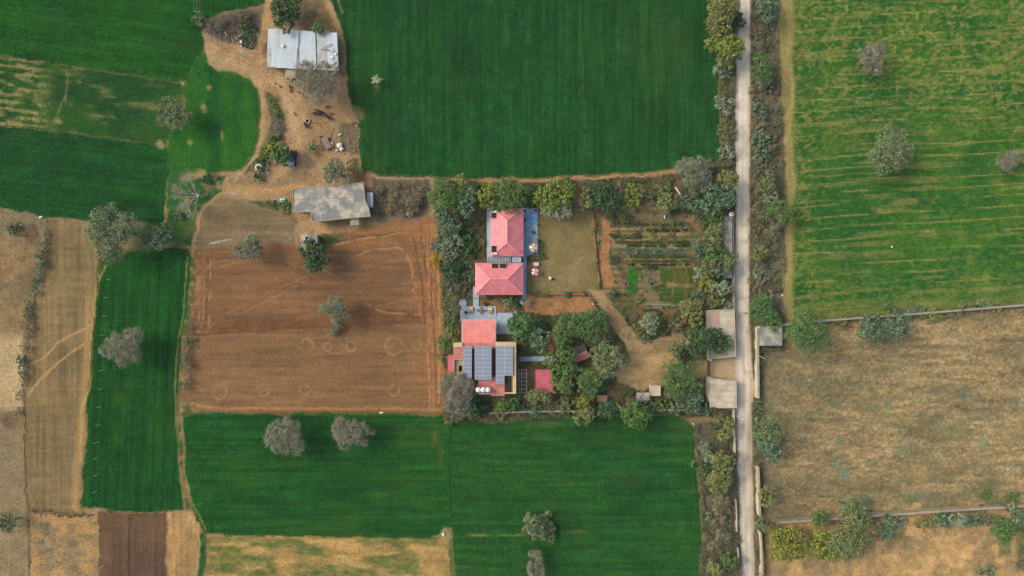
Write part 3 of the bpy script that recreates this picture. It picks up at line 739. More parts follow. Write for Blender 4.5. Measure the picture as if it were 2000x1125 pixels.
def scatter(key, sp, r, jx=.5):
    i = [f[0] for f in FIELDS].index(key)
    P = np.asarray(Fd[key], float)
    x0, y1 = W(P[:, 0].min() - 6, P[:, 1].min() - 6); x1, y0 = W(P[:, 0].max() + 6, P[:, 1].max() + 6)
    x0 = max(x0, X0 + 4); x1 = min(x1, X1 - 4); y0 = max(y0, Y0 + 4); y1 = min(y1, Y1 - 4)
    xs, ys = np.meshgrid(np.arange(x0, x1, sp), np.arange(y0, y1, sp))
    x = xs.ravel() + (r.random(xs.size) - .5) * sp * jx * 2; y = ys.ravel() + (r.random(xs.size) - .5) * sp * jx * 2
    m = OWN[cell_idx(x, y)] == i
    x, y = x[m], y[m]
    return x, y, near_idx(x, y)

EXCL = [(948,404,1053,502),(922,512,1032,580),(896,585,1005,655),(873,625,1010,775),(1008,694,1090,707),(1009,720,1080,768),(1380,600,1440,800),(1414,418,1436,545),(1269,751,1292,776)]
def free(qx, qy):
    k = np.ones(len(qx), bool)
    for a, b, c, d in EXCL: k &= ~((qx > a - 2) & (qx < c + 2) & (qy > b - 2) & (qy < d + 2))
    return k
for key, sp, lb in (('nw_wheat', .32, 'dense bright green wheat standing behind the utility pole'), ('w_wheat', .32, 'dense dark wheat standing above the big olive tree'),
                    ('small_green', .32, 'short bright green crop in the curved plot'), ('n_wheat', .315, 'dense dark green wheat covering the largest field'),
                    ('strip_wheat', .315, 'dense wheat in the narrow strip with posts'), ('s_wheat', .315, 'dense wheat around the two bare grey trees'),
                    ('se_wheat', .315, 'dense wheat below the compound boundary'), ('e_striped', .35, 'uneven green crop growing between tan stripes'), ('patchy', .32, 'thin streaky crop between the wheat fields')):
    x, y, ix = scatter(key, sp, rng)
    c = PCOL[ix]; green = c[:, 1] - c[:, 0]
    keep = rng.random(len(x)) < np.clip((green + 2) / 26.0, .02, .97)
    x, y, ix = x[keep], y[keep], ix[keep]
    v, f, cc = tufts(x, y, PALB[ix] * 1.22, .42, .22, .05, 3, rng)
    nm = 'wheat_crop' if 'wheat' in key else 'green_crop'
    tag(link(nm, np_mesh(nm, v, f, cc, MCROP)), lb, 'crop', kind='stuff')

for key, sp, th, lb in (('verge_w', .5, .3, 'dry grass tufts on the verge by the large wheat field'), ('verge_w2', .5, .3, 'dry grass tufts on the verge by the southern wheat'), ('verge_e', .45, .25, 'grey dry weeds along the road beside the striped field'),
                        ('e_dry', .5, .38, 'dry tan grass tufts between the two grey walls'), ('se_dry', .6, .4, 'sparse dry grass in the pale sandy field'), ('far_left', .6, .42, 'dry grass tufts on the far fallow land'),
                        ('tan_green', .5, .4, 'stubble and green regrowth in the blotchy field'), ('compound', .45, .42, 'weeds and leaf litter under the compound trees'), ('west_track', .45, .4, 'grass along the twin rut track'),
                        ('vegetable_garden', .5, .5, 'low vegetable plants and weeds in the garden rows'), ('tan_small', .5, .4, 'dry weeds in the small tan plot'), ('farmyard', .5, .53, 'scattered weeds around the farmyard')):
    x, y, ix = scatter(key, sp, rng)
    qx, qy = x / S + 1000, 562.5 - y / S
    keep = (fbm(qx, qy, 18, 310, 3) > th) & free(qx, qy)
    x, y, ix = x[keep], y[keep], ix[keep]
    tint = PALB[ix] * np.where(rng.random((len(ix), 1)) < .25, np.array([[.72, .86, .66]]), np.array([[1.08, 1.05, 1.0]]))
    v, f, cc = tufts(x, y, tint, .28, .20, .05, 3, rng)
    tag(link('rough_grass', np_mesh('rough_grass', v, f, cc, MCROP)), lb, 'grass', kind='stuff')

# leafy undergrowth between the trees: countless low leaves in patches
def undergrowth(key, sp, th, pal, hmax, seed, label, patch=16):
    r = np.random.default_rng(seed)
    x, y, ix = scatter(key, sp, r)
    qx, qy = x / S + 1000, 562.5 - y / S
    d = fbm(qx, qy, patch, 320 + seed, 3)
    keep = (d > th) & free(qx, qy) & (PCOL[ix] @ np.array([.3, .59, .11]) < (121 if key == 'compound' else 142)) & (PCOL[ix, 0] - PCOL[ix, 1] < 34) & (PCOL[ix, 1] - PCOL[ix, 0] < 14)
    x, y, d = x[keep], y[keep], d[keep]; n = len(x)
    z = .1 + hmax * np.clip((d - th) * 5, 0, 1) * (.3 + .7 * r.random(n))
    a = r.random(n) * 6.283; l = .16 + .16 * r.random(n); w = .09 + .08 * r.random(n); t = (r.random(n) - .5) * .5
    ax = np.stack([np.cos(a) * l, np.sin(a) * l, t * l], 1); bx_ = np.stack([-np.sin(a) * w, np.cos(a) * w, (r.random(n) - .5) * w], 1)
    p = np.stack([x, y, z], 1)
    v = np.stack([p - ax, p + bx_, p + ax, p - bx_], 1).reshape(-1, 3)
    pi = np.clip((vn(x, y, 2.2, seed) * len(pal) * 1.3 - .15 * len(pal) + r.normal(size=n) * .5), 0, len(pal) - 1).astype(int)
    c = np.repeat(alb(np.asarray(pal, float)[pi]) * (.7 + .6 * r.random((n, 1))), 4, 0)
    tag(link('undergrowth', np_mesh('undergrowth', v, np.arange(n * 4).reshape(-1, 4), c, MCROP)), label, 'undergrowth', kind='stuff')
GRN = [(62,80,48),(80,94,58),(98,108,72),(96,92,66),(116,108,80)]
undergrowth('compound', .165, .435, GRN, .9, 1, 'leafy undergrowth and weeds between the compound trees')
undergrowth('vegetable_garden', .26, .61, [(72,86,52),(88,98,60),(104,104,70),(110,96,70)], .3, 2, 'low leafy vegetables in the garden rows', 9)
undergrowth('verge_e', .175, .37, [(98,96,74),(114,108,84),(92,100,72),(126,120,94)], 1.1, 3, 'low grey brush along the eastern road verge')
undergrowth('verge_w', .175, .37, [(104,102,78),(120,114,90),(92,102,66)], 1.1, 4, 'low dry brush along the western road verge')
undergrowth('verge_w2', .175, .37, [(100,96,78),(116,110,88),(92,100,70)], 1.1, 5, 'low dry brush along the lower road verge')

# ------------------------------------------------------------------ trees and shrubs
BARK = pmat('bark', (96, 84, 66), (78, 68, 54), 3)
PBARK = pmat('pale_bark', (196, 190, 176), (168, 160, 146), 3)
GREYBARK = pmat('grey_bark', (120, 112, 104), (98, 92, 86), 3)
TT = { # leaf colours, leaf length, leaf width, lobes, lobe size, count factor, wisp, bark, label phrase
 'olive':  ([(70,82,50),(96,106,68),(126,130,90)], .42, .24, 13, .36, 1.15, .25, BARK, 'olive green feathery'),
 'greyol': ([(76,88,60),(100,110,78),(128,134,100)], .46, .20, 11, .32, 1.2, .35, BARK, 'grey olive feathery'),
 'dark':   ([(38,60,40),(54,80,50),(82,104,68)], .46, .34, 11, .38, 1.15, .05, BARK, 'dark green leafy'),
 'green':  ([(50,78,42),(70,98,52),(100,124,72)], .48, .32, 11, .38, 1.15, .1, BARK, 'mid green leafy'),
 'fgreen': ([(58,86,48),(78,104,58),(102,124,74)], .50, .16, 14, .36, 1.35, .35, BARK, 'feathery green spreading'),
 'yel':    ([(72,88,40),(100,112,48),(132,136,66)], .48, .32, 11, .38, 1.15, .1, BARK, 'yellow green leafy'),
 'yol':    ([(76,86,48),(104,110,62),(132,132,84)], .46, .28, 11, .38, 1.15, .2, BARK, 'yellowish olive leafy'),
 'gold':   ([(120,104,36),(164,134,44),(140,126,60)], .42, .30, 8, .40, 1.1, .1, BARK, 'golden yellow'),
 'blue':   ([(58,78,58),(80,102,75),(112,130,103)], .50, .30, 11, .38, 1.15, .1, BARK, 'blue green bushy'),
 'pale':   ([(84,98,76),(110,124,98),(142,150,126)], .46, .24, 9, .38, 1.05, .3, BARK, 'pale silvery green'),
 'grey':   ([(94,94,78),(116,114,97),(140,136,118)], .85, .075, 11, .32, 1.5, .8, GREYBARK, 'bare grey twiggy'),
 'greyg':  ([(80,90,72),(102,110,88),(126,132,108)], .80, .09, 11, .33, 1.4, .6, GREYBARK, 'wispy grey green'),
 'dry':    ([(88,86,66),(110,106,82),(134,128,102)], .60, .09, 9, .36, 1.3, .6, GREYBARK, 'dry brownish grey'),
}
LM = {k: leafmat('leaves_' + k, [tuple(min(250, v * 1.22) for v in c) for c in t[0]]) for k, t in TT.items()}

def make_crown(rx, ry, h, typ, r, low=False):
    cs, ll, lw, nl, lf, cf, wisp, bk, ph = TT[typ]
    R = (rx + ry) / 2
    nl = max(4, int(nl * min(1.5, max(.5, R / 3.2))))
    ph = r.random(3) * 6.283; am = (.10 + .18 * r.random(), .08 + .12 * r.random(), .08 * r.random())
    rmod = lambda a: 1 + am[0] * math.sin(2 * a + ph[0]) + am[1] * math.sin(3 * a + ph[1]) + am[2] * math.sin(5 * a + ph[2])
    lobes = []
    for i in range(nl):
        best = None
        for t in range(10):
            a = r.random() * 6.283; q = .74 * math.sqrt(r.random()) * rmod(a)
            p = (q * math.cos(a), q * math.sin(a))
            d = min([math.hypot(p[0] - s[0], p[1] - s[1]) for s in lobes] or [9])
            if best is None or d > best[0]: best = (d, p, q)
        lobes.append((*best[1], min(best[2], .95), lf * (.55 + .75 * r.random())))
    zb = h * (.30 if low else .52); dome = h * (.45 if low else .30)
    C = np.array([[l[0] * rx, l[1] * ry, zb + dome * math.sqrt(max(0, 1 - l[2] ** 2)) * (.8 + .3 * r.random())] for l in lobes])
    LR = np.array([l[3] for l in lobes]) * R * (1.1 if nl < 7 else 1.0)
    n = int(min(7500, max(220, math.pi * (rx / S) * (ry / S) * (.82 + .75 * (R < 1.6)) * cf)))
    w = LR ** 2; li = r.choice(nl, n, p=w / w.sum())
    ncl = max(6, int(R * 5))                       # leaf sprays per lobe
    cd = r.normal(size=(nl, ncl, 3)); cd[..., 2] = np.abs(cd[..., 2]) * .9 - .25
    cd /= np.linalg.norm(cd, axis=2, keepdims=True)
    crad = .72 + .42 * r.random((nl, ncl))
    ci = r.integers(0, ncl, n)
    d = cd[li, ci]; rad = crad[li, ci]
    d2 = d + r.normal(size=(n, 3)) * (.16 + .15 * wisp); d2 /= np.linalg.norm(d2, axis=1, keepdims=True)
    zs = np.array([1, 1, .72])
    pos = C[li] + d2 * (LR[li] * (rad + .14 * r.normal(size=n)))[:, None] * zs
    nrm = d2 * .5 + r.normal(size=(n, 3)) * .45 + np.array([0, 0, .45]); nrm /= np.linalg.norm(nrm, axis=1, keepdims=True)
    along = d2 * (.4 + wisp) + r.normal(size=(n, 3)) * .6
    along -= nrm * (along * nrm).sum(1, keepdims=True); along /= np.linalg.norm(along, axis=1, keepdims=True)
    side = np.cross(nrm, along)
    sz = (.6 + .8 * r.random(n))[:, None]
    k = min(1.0, max(.55, R / 2.6))
    a = along * ll * .5 * sz * k; b = side * lw * .5 * sz * k
    v = np.stack([pos - a, pos + b, pos + a, pos - b], 1)
    v[..., 2] = np.maximum(v[..., 2], .06)
    f = np.arange(n * 4).reshape(-1, 4)
    return v.reshape(-1, 3), f, C, LR

def tree(px, py, rx, ry, typ, place, h=None, name=None):
    r = np.random.default_rng(int(px * 7 + py * 13 + 5))
    R = (rx + ry) / 2 * S
    low = R < 1.9
    if h is None: h = (1.25 * R + 2.2) if not low else max(.6, 1.25 * R)
    zc = h * .62
    x, y = W(px, py, zc)
    k = (H - zc) / H
    v, f, C, LR = make_crown(rx * S * k * (1.28 if low else 1.06), ry * S * k * (1.28 if low else 1.06), h, typ, r, low)
    phr = TT[typ][8]; R2 = (rx + ry) / 2
    noun = 'tree' if not low else 'shrub'
    size = 'large ' if R2 > 36 else ('small ' if (R2 < 20 and not low) or R2 < 9 else '')
    if name is None: name = noun if not (typ in ('grey',) and not low) else 'bare_tree'
    lb = size + phr + ' ' + noun + ' ' + place
    root = thing(name, lb, noun, (x, y, 0.0), 0, ('trees and shrubs ' + place))
    link('crown', np_mesh('crown', v, f, None, LM[typ]), root)
    mb = MB(); bk = TT[typ][7]
    tr = max(.05, R * .055); top = h * (.5 if not low else .3)
    lean = (r.random(2) - .5) * R * .2
    mb.tube([(0, 0, -.05), (lean[0] * .4, lean[1] * .4, top * .5), (lean[0], lean[1], top)], [tr * 1.3, tr, tr * .8], 6)
    for i in np.argsort(-LR)[:min(len(C), 9)]:
        c = C[i]; m = ((lean[0] + c[0]) * .5 + (r.random() - .5) * R * .15, (lean[1] + c[1]) * .5 + (r.random() - .5) * R * .15, top + (c[2] - top) * .55)
        mb.tube([(lean[0], lean[1], top * .85), m, tuple(c)], [tr * .6, tr * .4, tr * .15], 4)
        if typ in ('grey', 'greyg', 'dry'):
            for j in range(4):
                e = c + r.normal(size=3) * LR[i] * .7
                mb.tube([m, tuple((np.array(m) + e) / 2 + r.normal(size=3) * .1), tuple(e)], [tr * .3, tr * .2, tr * .08], 3)
    link('trunk', mb.mesh('trunk', bk), root)
    return root

TREES = [
 (341,222,30,31,'greyol','standing in the small bright green plot'), (388,36,10,13,'greyol','at the wheat corner beside the utility pole'), (562,20,32,29,'dark','behind the tin roofed shed'), (490,72,17,19,'dark','beside the brush pile'),
 (628,56,15,18,'fgreen','leaning over the tin shed ridge'), (622,165,44,42,'grey','overhanging the tin shed front'), (228,450,50,52,'greyol','where the tan strip meets the dark wheat'), (307,463,25,26,'blue','next to the big grey olive tree'),
 (487,488,28,27,'greyg','on the olive plot rim of the ploughed field'), (617,498,27,32,'dark','beside the pump house'), (657,606,24,30,'greyg','alone in the middle of the ploughed field'), (655,640,14,14,'greyg','just below the lone ploughed field tree'),
 (242,675,41,34,'grey','in the narrow strip of wheat'), (560,850,39,37,'grey','in the wheat, nearer the field track'), (690,845,33,36,'grey','in the wheat, nearer the compound'), (1042,1030,24,26,'greyol','in the lower wheat field'),
 (1064,1018,14,16,'greyol','against the lower wheat field tree, upper lobe'), (1070,1045,15,13,'greyol','against the lower wheat field tree, lower lobe'), (1046,1098,20,25,'grey','below the lobed tree in the wheat'), (655,338,26,24,'greyg','overhanging the concrete house roof'),
 (536,296,20,20,'yel','beside the parked car'), (555,303,20,20,'green','overhanging the parked car'), (515,320,12,12,'dark','behind the concrete well ring'), (575,150,10,12,'dark','beside the tin shed porch'), (690,330,14,12,'yol','at the big wheat field corner'),
 (1698,114,34,28,'grey','in the striped field near its top'), (1737,292,49,40,'greyol','in the middle of the striped field'), (1968,315,29,17,'grey','low in the striped field with a sandy patch'), (1482,138,21,28,'fgreen','by the road opposite the dry bushes'),
 (1522,416,26,27,'fgreen','at the striped field rim'), (1486,600,25,28,'fgreen','beside the road at the wall corner'), (1500,622,22,24,'fgreen','over the grey roofed room'), (1498,575,12,10,'pale','on top of the wall corner trees'), (1575,647,40,41,'fgreen','next to the grey roofed room'),
 (1645,632,13,11,'yol','along the upper grey wall'), (1698,641,25,27,'blue','along the upper grey wall'), (1746,632,24,25,'blue','at the start of the wall hedge'), (1720,624,9,9,'yel','wedged between two blue green wall trees'), (1742,606,14,9,'blue','behind the upper grey wall'),
 (1775,612,15,10,'blue','along the upper grey wall'), (1800,609,15,11,'blue','along the upper grey wall'), (1828,613,16,11,'yol','along the upper grey wall'), (1855,612,13,9,'olive','along the upper grey wall'), (1882,603,16,11,'olive','along the upper grey wall'), (1915,596,12,8,'pale','along the upper grey wall'),
 (1935,599,12,10,'yol','along the upper grey wall'), (1956,597,13,10,'yol','along the upper grey wall'), (1410,22,31,34,'yol','by the road at the top of the wheat'), (1440,40,14,14,'dark','leaning over the dirt road'), (1420,90,31,26,'yel','by the road beside the big wheat field'),
 (1414,122,20,16,'yol','on the west verge of the road'), (1412,142,16,12,'pale','on the west verge of the road'), (1413,182,7,7,'yel','on the west verge of the road'), (1415,203,12,16,'pale','on the west verge of the road'), (1423,225,8,10,'dry','on the west verge of the road'), (1414,248,8,14,'olive','on the west verge of the road'),
 (1424,258,7,12,'dry','on the west verge of the road'), (1414,275,8,10,'yol','on the west verge of the road'), (1420,298,13,13,'pale','on the west verge of the road'), (1420,318,12,10,'dry','on the west verge of the road'), (1358,340,33,32,'greyg','at the compound corner by the wheat'),
 (1345,322,16,14,'grey','above the compound corner tree'), (1382,325,13,14,'grey','above the compound corner tree'), (1370,372,24,18,'dark','under the grey green corner tree'), (1424,355,18,24,'yol','by the road at the compound corner'),
 (1495,18,23,26,'blue','on the east verge of the road'), (1503,48,8,8,'pale','on the east verge of the road'), (1480,62,12,12,'dry','on the east verge of the road'), (1478,90,12,13,'dry','on the east verge of the road'), (1495,80,9,9,'dry','on the east verge of the road'), (1500,172,11,9,'pale','on the east verge of the road'),
 (1480,185,13,12,'dry','on the east verge of the road'), (1487,216,14,15,'blue','on the east verge of the road'), (1482,242,12,12,'dry','on the east verge of the road'), (1488,268,14,16,'blue','on the east verge of the road'), (1506,282,10,16,'dry','on the east verge of the road'), (1487,300,12,18,'blue','on the east verge of the road'),
 (1482,322,14,10,'dry','on the east verge of the road'), (1478,340,10,10,'dry','on the east verge of the road'), (1494,358,18,20,'olive','on the east verge of the road'), (1505,388,18,14,'pale','on the east verge of the road'), (1480,385,12,14,'dry','on the east verge of the road'), (1482,412,15,16,'dry','on the east verge of the road'),
 (1480,435,12,12,'dry','on the east verge of the road'), (1503,450,16,16,'dry','on the east verge of the road'), (1474,458,9,10,'dry','on the east verge of the road'), (1481,492,15,16,'yol','on the east verge of the road'), (1484,520,14,12,'dry','on the east verge of the road'), (1485,536,13,10,'pale','on the east verge of the road'), (1483,556,15,14,'dry','on the east verge of the road'),
 (1500,838,24,30,'olive','by the long roadside wall'), (1502,862,25,30,'blue','by the long roadside wall'), (1478,793,11,13,'olive','by the long roadside wall'), (1500,968,16,20,'yol','by the long roadside wall'), (1494,1023,21,14,'olive','where the lower wall meets the road'),
 (1540,1062,32,32,'yel','below the lower grey wall'), (1526,1052,14,14,'green','below the lower grey wall'), (1610,1060,27,32,'yel','between the tawny tree and the large olive tree'), (1600,1010,15,18,'green','astride the lower grey wall'), (1665,1040,44,44,'olive','below the lower grey wall'), (1662,992,34,24,'greyol','behind the lower grey wall'),
 (1728,1030,20,20,'blue','beside the large olive tree below the wall'), (1753,1020,14,11,'pale','below the lower grey wall'), (1806,1018,14,12,'yol','below the lower grey wall'), (1842,1013,18,12,'blue','below the lower grey wall'), (1872,1018,20,14,'pale','below the lower grey wall'), (1902,1015,18,12,'blue','below the lower grey wall'),
 (1930,1012,12,10,'blue','below the lower grey wall'), (1955,1028,24,20,'green','below the lower grey wall'), (1985,1005,20,20,'blue','at the offset end of the lower wall'), (1975,970,14,9,'green','behind the lower grey wall'), (1925,965,10,8,'green','behind the lower grey wall'), (1990,1105,14,12,'dry','in the pale sandy field corner'), (1930,1115,14,10,'blue','in the pale sandy field corner'),
 (1416,834,16,22,'yol','on the lower road verge'), (1380,884,18,17,'pale','on the lower road verge'), (1372,912,13,14,'green','on the lower road verge'), (1408,910,26,28,'yol','on the lower road verge'), (1400,940,26,20,'yol','leaning on its taller twin by the road'), (1410,985,18,20,'dry','on the lower road verge'), (1408,1012,15,14,'dry','on the lower road verge'),
 (1383,1010,8,8,'pale','on the lower road verge'), (1410,1050,18,16,'dry','on the lower road verge'), (1395,1065,14,12,'dry','on the lower road verge'), (1424,1092,21,15,'green','on the lower road verge'), (1396,1110,20,18,'yol','on the lower road verge'), (1422,1035,10,8,'yol','on the lower road verge'),
 # compound: north row
 (870,385,29,34,'fgreen','at the compound corner beside the dry brush'), (903,363,20,17,'yol','in the north tree row of the compound'), (912,396,22,26,'blue','in the north tree row of the compound'), (950,385,22,22,'yel','in the north tree row of the compound'), (1000,380,33,29,'fgreen','behind the north pink roof'),
 (968,395,18,18,'green','behind the north pink roof'), (1038,385,13,16,'green','beside the terrace with the pool'), (1088,382,32,30,'yel','at the head of the lawn'), (1092,412,24,22,'pale','at the head of the lawn'), (1143,388,17,22,'yol','in the north tree row of the compound'), (1178,383,26,30,'dark','in the north tree row of the compound'),
 (1240,372,16,15,'yel','at the head of the vegetable garden'), (1232,396,17,15,'yel','at the head of the vegetable garden'), (1298,375,16,13,'olive','at the head of the vegetable garden'), (1297,398,20,17,'yol','at the head of the vegetable garden'), (1268,390,12,14,'dry','at the head of the vegetable garden'), (1212,372,12,12,'dry','at the head of the vegetable garden'),
 (1338,395,14,14,'blue','at the head of the vegetable garden'), (925,360,10,10,'olive','in the north tree row of the compound'),
 # compound: east belt
 (1400,388,33,26,'blue','in the tree belt along the road wall'), (1365,405,16,18,'blue','in the tree belt along the road wall'), (1394,420,20,18,'green','in the tree belt along the road wall'), (1368,430,12,12,'olive','in the tree belt along the road wall'), (1400,446,20,16,'olive','in the tree belt along the road wall'),
 (1388,470,24,20,'olive','in the tree belt along the road wall'), (1360,485,16,17,'blue','in the tree belt along the road wall'), (1400,495,20,18,'green','in the tree belt along the road wall'), (1425,510,18,20,'olive','leaning over the road wall'), (1385,522,22,18,'olive','in the tree belt along the road wall'), (1368,535,16,14,'pale','in the tree belt along the road wall'),
 (1405,530,16,16,'blue','in the tree belt along the road wall'), (1380,550,14,16,'yel','in the tree belt along the road wall'), (1408,562,18,18,'pale','in the tree belt along the road wall'), (1362,576,14,13,'blue','in the tree belt along the road wall'), (1350,608,25,24,'yol','above the north gate roof'), (1394,594,13,11,'yol','above the north gate roof'), (1422,600,15,11,'pale','above the north gate roof'),
 # compound: west belt
 (866,425,18,18,'blue','in the tree belt beside the ploughed field'), (885,440,18,16,'blue','in the tree belt beside the ploughed field'), (868,455,16,16,'blue','in the tree belt beside the ploughed field'), (884,470,18,16,'pale','in the tree belt beside the ploughed field'), (866,482,16,14,'blue','in the tree belt beside the ploughed field'), (880,492,16,14,'pale','in the tree belt beside the ploughed field'),
 (862,508,16,13,'gold','in the tree belt beside the ploughed field'), (884,512,15,15,'dark','in the tree belt beside the ploughed field'), (880,534,18,16,'dark','in the tree belt beside the ploughed field'), (884,558,16,14,'dry','in the tree belt beside the ploughed field'), (872,548,12,12,'blue','in the tree belt beside the ploughed field'), (878,588,15,16,'olive','in the tree belt beside the ploughed field'),
 (884,610,15,16,'olive','in the tree belt beside the ploughed field'), (876,630,12,14,'fgreen','in the tree belt beside the ploughed field'), (880,655,14,13,'yol','in the tree belt beside the ploughed field'), (870,672,13,13,'fgreen','in the tree belt beside the ploughed field'), (866,692,12,12,'olive','in the tree belt beside the ploughed field'), (918,540,11,14,'blue','against the middle pink roof'), (914,520,8,10,'blue','against the middle pink roof'),
 (917,470,10,14,'green','in the narrow bed beside the north house'), (917,495,10,12,'green','in the narrow bed beside the north house'), (895,755,34,34,'grey','hanging over the south building corner'), (892,790,26,24,'grey','at the compound corner by the lower wheat'), (912,790,24,20,'dark','at the compound corner by the lower wheat'), (885,812,14,12,'dry','at the compound corner by the lower wheat'), (935,795,16,14,'dark','behind the three white tanks'),
 # compound: south and centre
 (1018,638,24,28,'green','beside the pale patio'), (1052,662,17,27,'blue','beside the blue grey walkway'), (1050,640,14,14,'dark','beside the pale patio'), (1108,640,29,30,'fgreen','in the compound centre'), (1150,634,30,30,'fgreen','between the red hut and the garden path'), (1176,626,11,15,'blue','by the garden path bend'), (1186,698,34,34,'greyol','beside the red hut'), (1180,662,13,9,'greyol','beside the red hut'),
 (1100,680,14,14,'dark','beside the blue grey walkway'), (1098,715,28,30,'green','by the end of the blue grey walkway'), (1122,716,12,14,'blue','beside the red hut'), (1150,742,30,22,'fgreen','over the teal vehicle'), (1095,752,22,18,'olive','beside the pink flat hut'), (1174,750,14,13,'fgreen','over the teal vehicle'), (1316,742,30,36,'fgreen','by the clearing near the gate'), (1342,742,26,30,'fgreen','beside the south gate room'),
 (1350,770,20,20,'blue','beside the south gate roof'), (1370,665,30,32,'dark','overhanging the north gate roof'), (1402,670,20,22,'green','overhanging the north gate roof'), (1320,682,18,15,'olive','by the clearing near the gate'), (1335,695,16,14,'dark','by the clearing near the gate'), (1245,808,28,28,'green','bulging over the lower compound wall'), (1246,786,15,12,'dark','beside the small white roof'),
 (1140,780,17,15,'yel','along the lower compound wall'), (1140,812,19,19,'yol','along the lower compound wall'), (1103,790,11,18,'olive','along the lower compound wall'), (1080,795,11,12,'dry','along the lower compound wall'), (1050,774,23,16,'olive','below the pink flat hut'), (995,792,20,14,'green','along the lower compound wall'), (978,803,14,11,'yol','along the lower compound wall'), (1012,780,10,14,'green','along the lower compound wall'), (1036,802,16,8,'blue','along the lower compound wall'),
 (1190,800,24,16,'dark','along the lower compound wall'), (1170,805,14,14,'dark','along the lower compound wall'), (1290,792,14,13,'green','along the lower compound wall'), (1320,795,18,13,'blue','along the lower compound wall'), (1350,792,18,15,'blue','along the lower compound wall'), (1378,798,14,13,'blue','along the lower compound wall'), (1268,795,12,12,'blue','along the lower compound wall'),
 (1268,630,16,20,'pale','on the rough ground below the vegetable plots'), (1293,642,10,11,'dark','on the rough ground below the vegetable plots'), (1243,645,10,10,'yol','on the rough ground below the vegetable plots'), (1325,630,12,12,'dry','on the rough ground below the vegetable plots'), (1260,662,9,7,'blue','at the path fork'), (1312,642,10,8,'dry','on the rough ground below the vegetable plots'),
 (994,590,10,12,'pale','in the courtyard bed below the middle house'), (1006,585,12,10,'dark','in the courtyard bed below the middle house'), (955,581,5,4,'dark','in the courtyard bed below the middle house'), (949,594,4,4,'dark','in the courtyard bed below the middle house'), (978,591,4,4,'dry','in the courtyard bed below the middle house'), (1002,672,7,7,'dry','beside the yellow parapet'),
 (1052,500,8,7,'green','on the terrace edge by the parasol'), (1041,505,6,5,'dry','on the terrace edge by the parasol'), (1056,477,4,8,'dark','on the terrace edge by the parasol'), (1034,590,8,8,'pale','beside the diagonal path'), (1090,735,9,9,'yol','beside the pink flat hut'),
 # vegetable garden plants
 (1310,440,6,6,'yel','in the vegetable garden rows'), (1328,440,5,5,'green','in the vegetable garden rows'), (1291,441,6,6,'olive','in the vegetable garden rows'), (1273,457,6,6,'yel','in the vegetable garden rows'), (1220,460,5,4,'yel','in the vegetable garden rows'), (1198,460,6,5,'dark','in the vegetable garden rows'), (1243,458,6,5,'dark','in the vegetable garden rows'),
 (1340,441,4,4,'pale','in the vegetable garden rows'), (1195,425,9,9,'dark','in the vegetable garden rows'), (1225,430,10,8,'dark','in the vegetable garden rows'), (1312,418,8,7,'dark','in the vegetable garden rows'), (1270,522,8,5,'dark','in the vegetable garden rows'), (1276,560,7,8,'blue','in the vegetable garden rows'), (1200,505,8,8,'dark','in the vegetable garden rows'), (1223,555,6,7,'blue','in the vegetable garden rows'),
 (1325,475,6,5,'green','in the vegetable garden rows'), (1200,575,9,8,'dark','in the vegetable garden rows'), (1250,585,6,5,'yol','in the vegetable garden rows'), (1285,493,6,4,'green','in the vegetable garden rows'), (1240,492,6,4,'pale','in the vegetable garden rows'),
 # narrow shrub line at far left
 (90,460,6,8,'blue','in the narrow shrub line beside tan stubble'), (82,475,7,8,'pale','in the narrow shrub line beside tan stubble'), (80,497,9,10,'blue','in the narrow shrub line beside tan stubble'), (80,515,9,10,'blue','in the narrow shrub line beside tan stubble'), (77,535,8,10,'pale','in the narrow shrub line beside tan stubble'), (68,556,8,9,'blue','in the narrow shrub line beside tan stubble'),
 (66,575,7,10,'pale','in the narrow shrub line beside tan stubble'), (58,600,8,9,'blue','in the narrow shrub line beside tan stubble'), (55,615,8,9,'blue','in the narrow shrub line beside tan stubble'), (56,635,8,9,'dry','in the narrow shrub line beside tan stubble'), (56,655,7,10,'dry','in the narrow shrub line beside tan stubble'), (54,680,9,12,'dry','in the narrow shrub line beside tan stubble'),
 (45,705,9,10,'blue','in the narrow shrub line beside tan stubble'), (45,725,9,10,'blue','in the narrow shrub line beside tan stubble'), (46,742,7,9,'dry','in the narrow shrub line beside tan stubble'), (35,772,5,9,'dry','in the narrow shrub line beside tan stubble'), (37,805,5,10,'dry','in the narrow shrub line beside tan stubble'), (20,1020,22,16,'olive','on the far fallow land'), (22,445,9,8,'dark','on the far fallow land'), (38,450,7,9,'dark','on the far fallow land'),
 (369,670,9,10,'blue','on the stony mound beside the field track'), (366,720,8,16,'dry','on the stony mound beside the field track'), (366,750,8,12,'dry','on the stony mound beside the field track'), (366,698,9,12,'dry','on the stony mound beside the field track'), (372,640,7,9,'dry','on the stony mound beside the field track'),
 (533,195,7,9,'olive','on the middle strip of the farmyard'), (538,210,6,7,'yel','on the middle strip of the farmyard'), (541,225,5,5,'green','on the middle strip of the farmyard'), (540,270,9,8,'dark','on the middle strip of the farmyard'), (545,248,9,12,'dry','on the middle strip of the farmyard'), (612,290,9,14,'olive','on the middle strip of the farmyard'), (505,345,10,7,'dark','on the middle strip of the farmyard'),
 (555,402,14,8,'green','beside the green trough'), (525,398,10,6,'olive','beside the green trough'), (640,466,10,6,'green','beside the pump house'), (340,420,12,8,'greyg','under the dead white tree'), (400,350,10,8,'dark','beside the dead white tree'), (415,345,8,6,'olive','beside the dead white tree'),
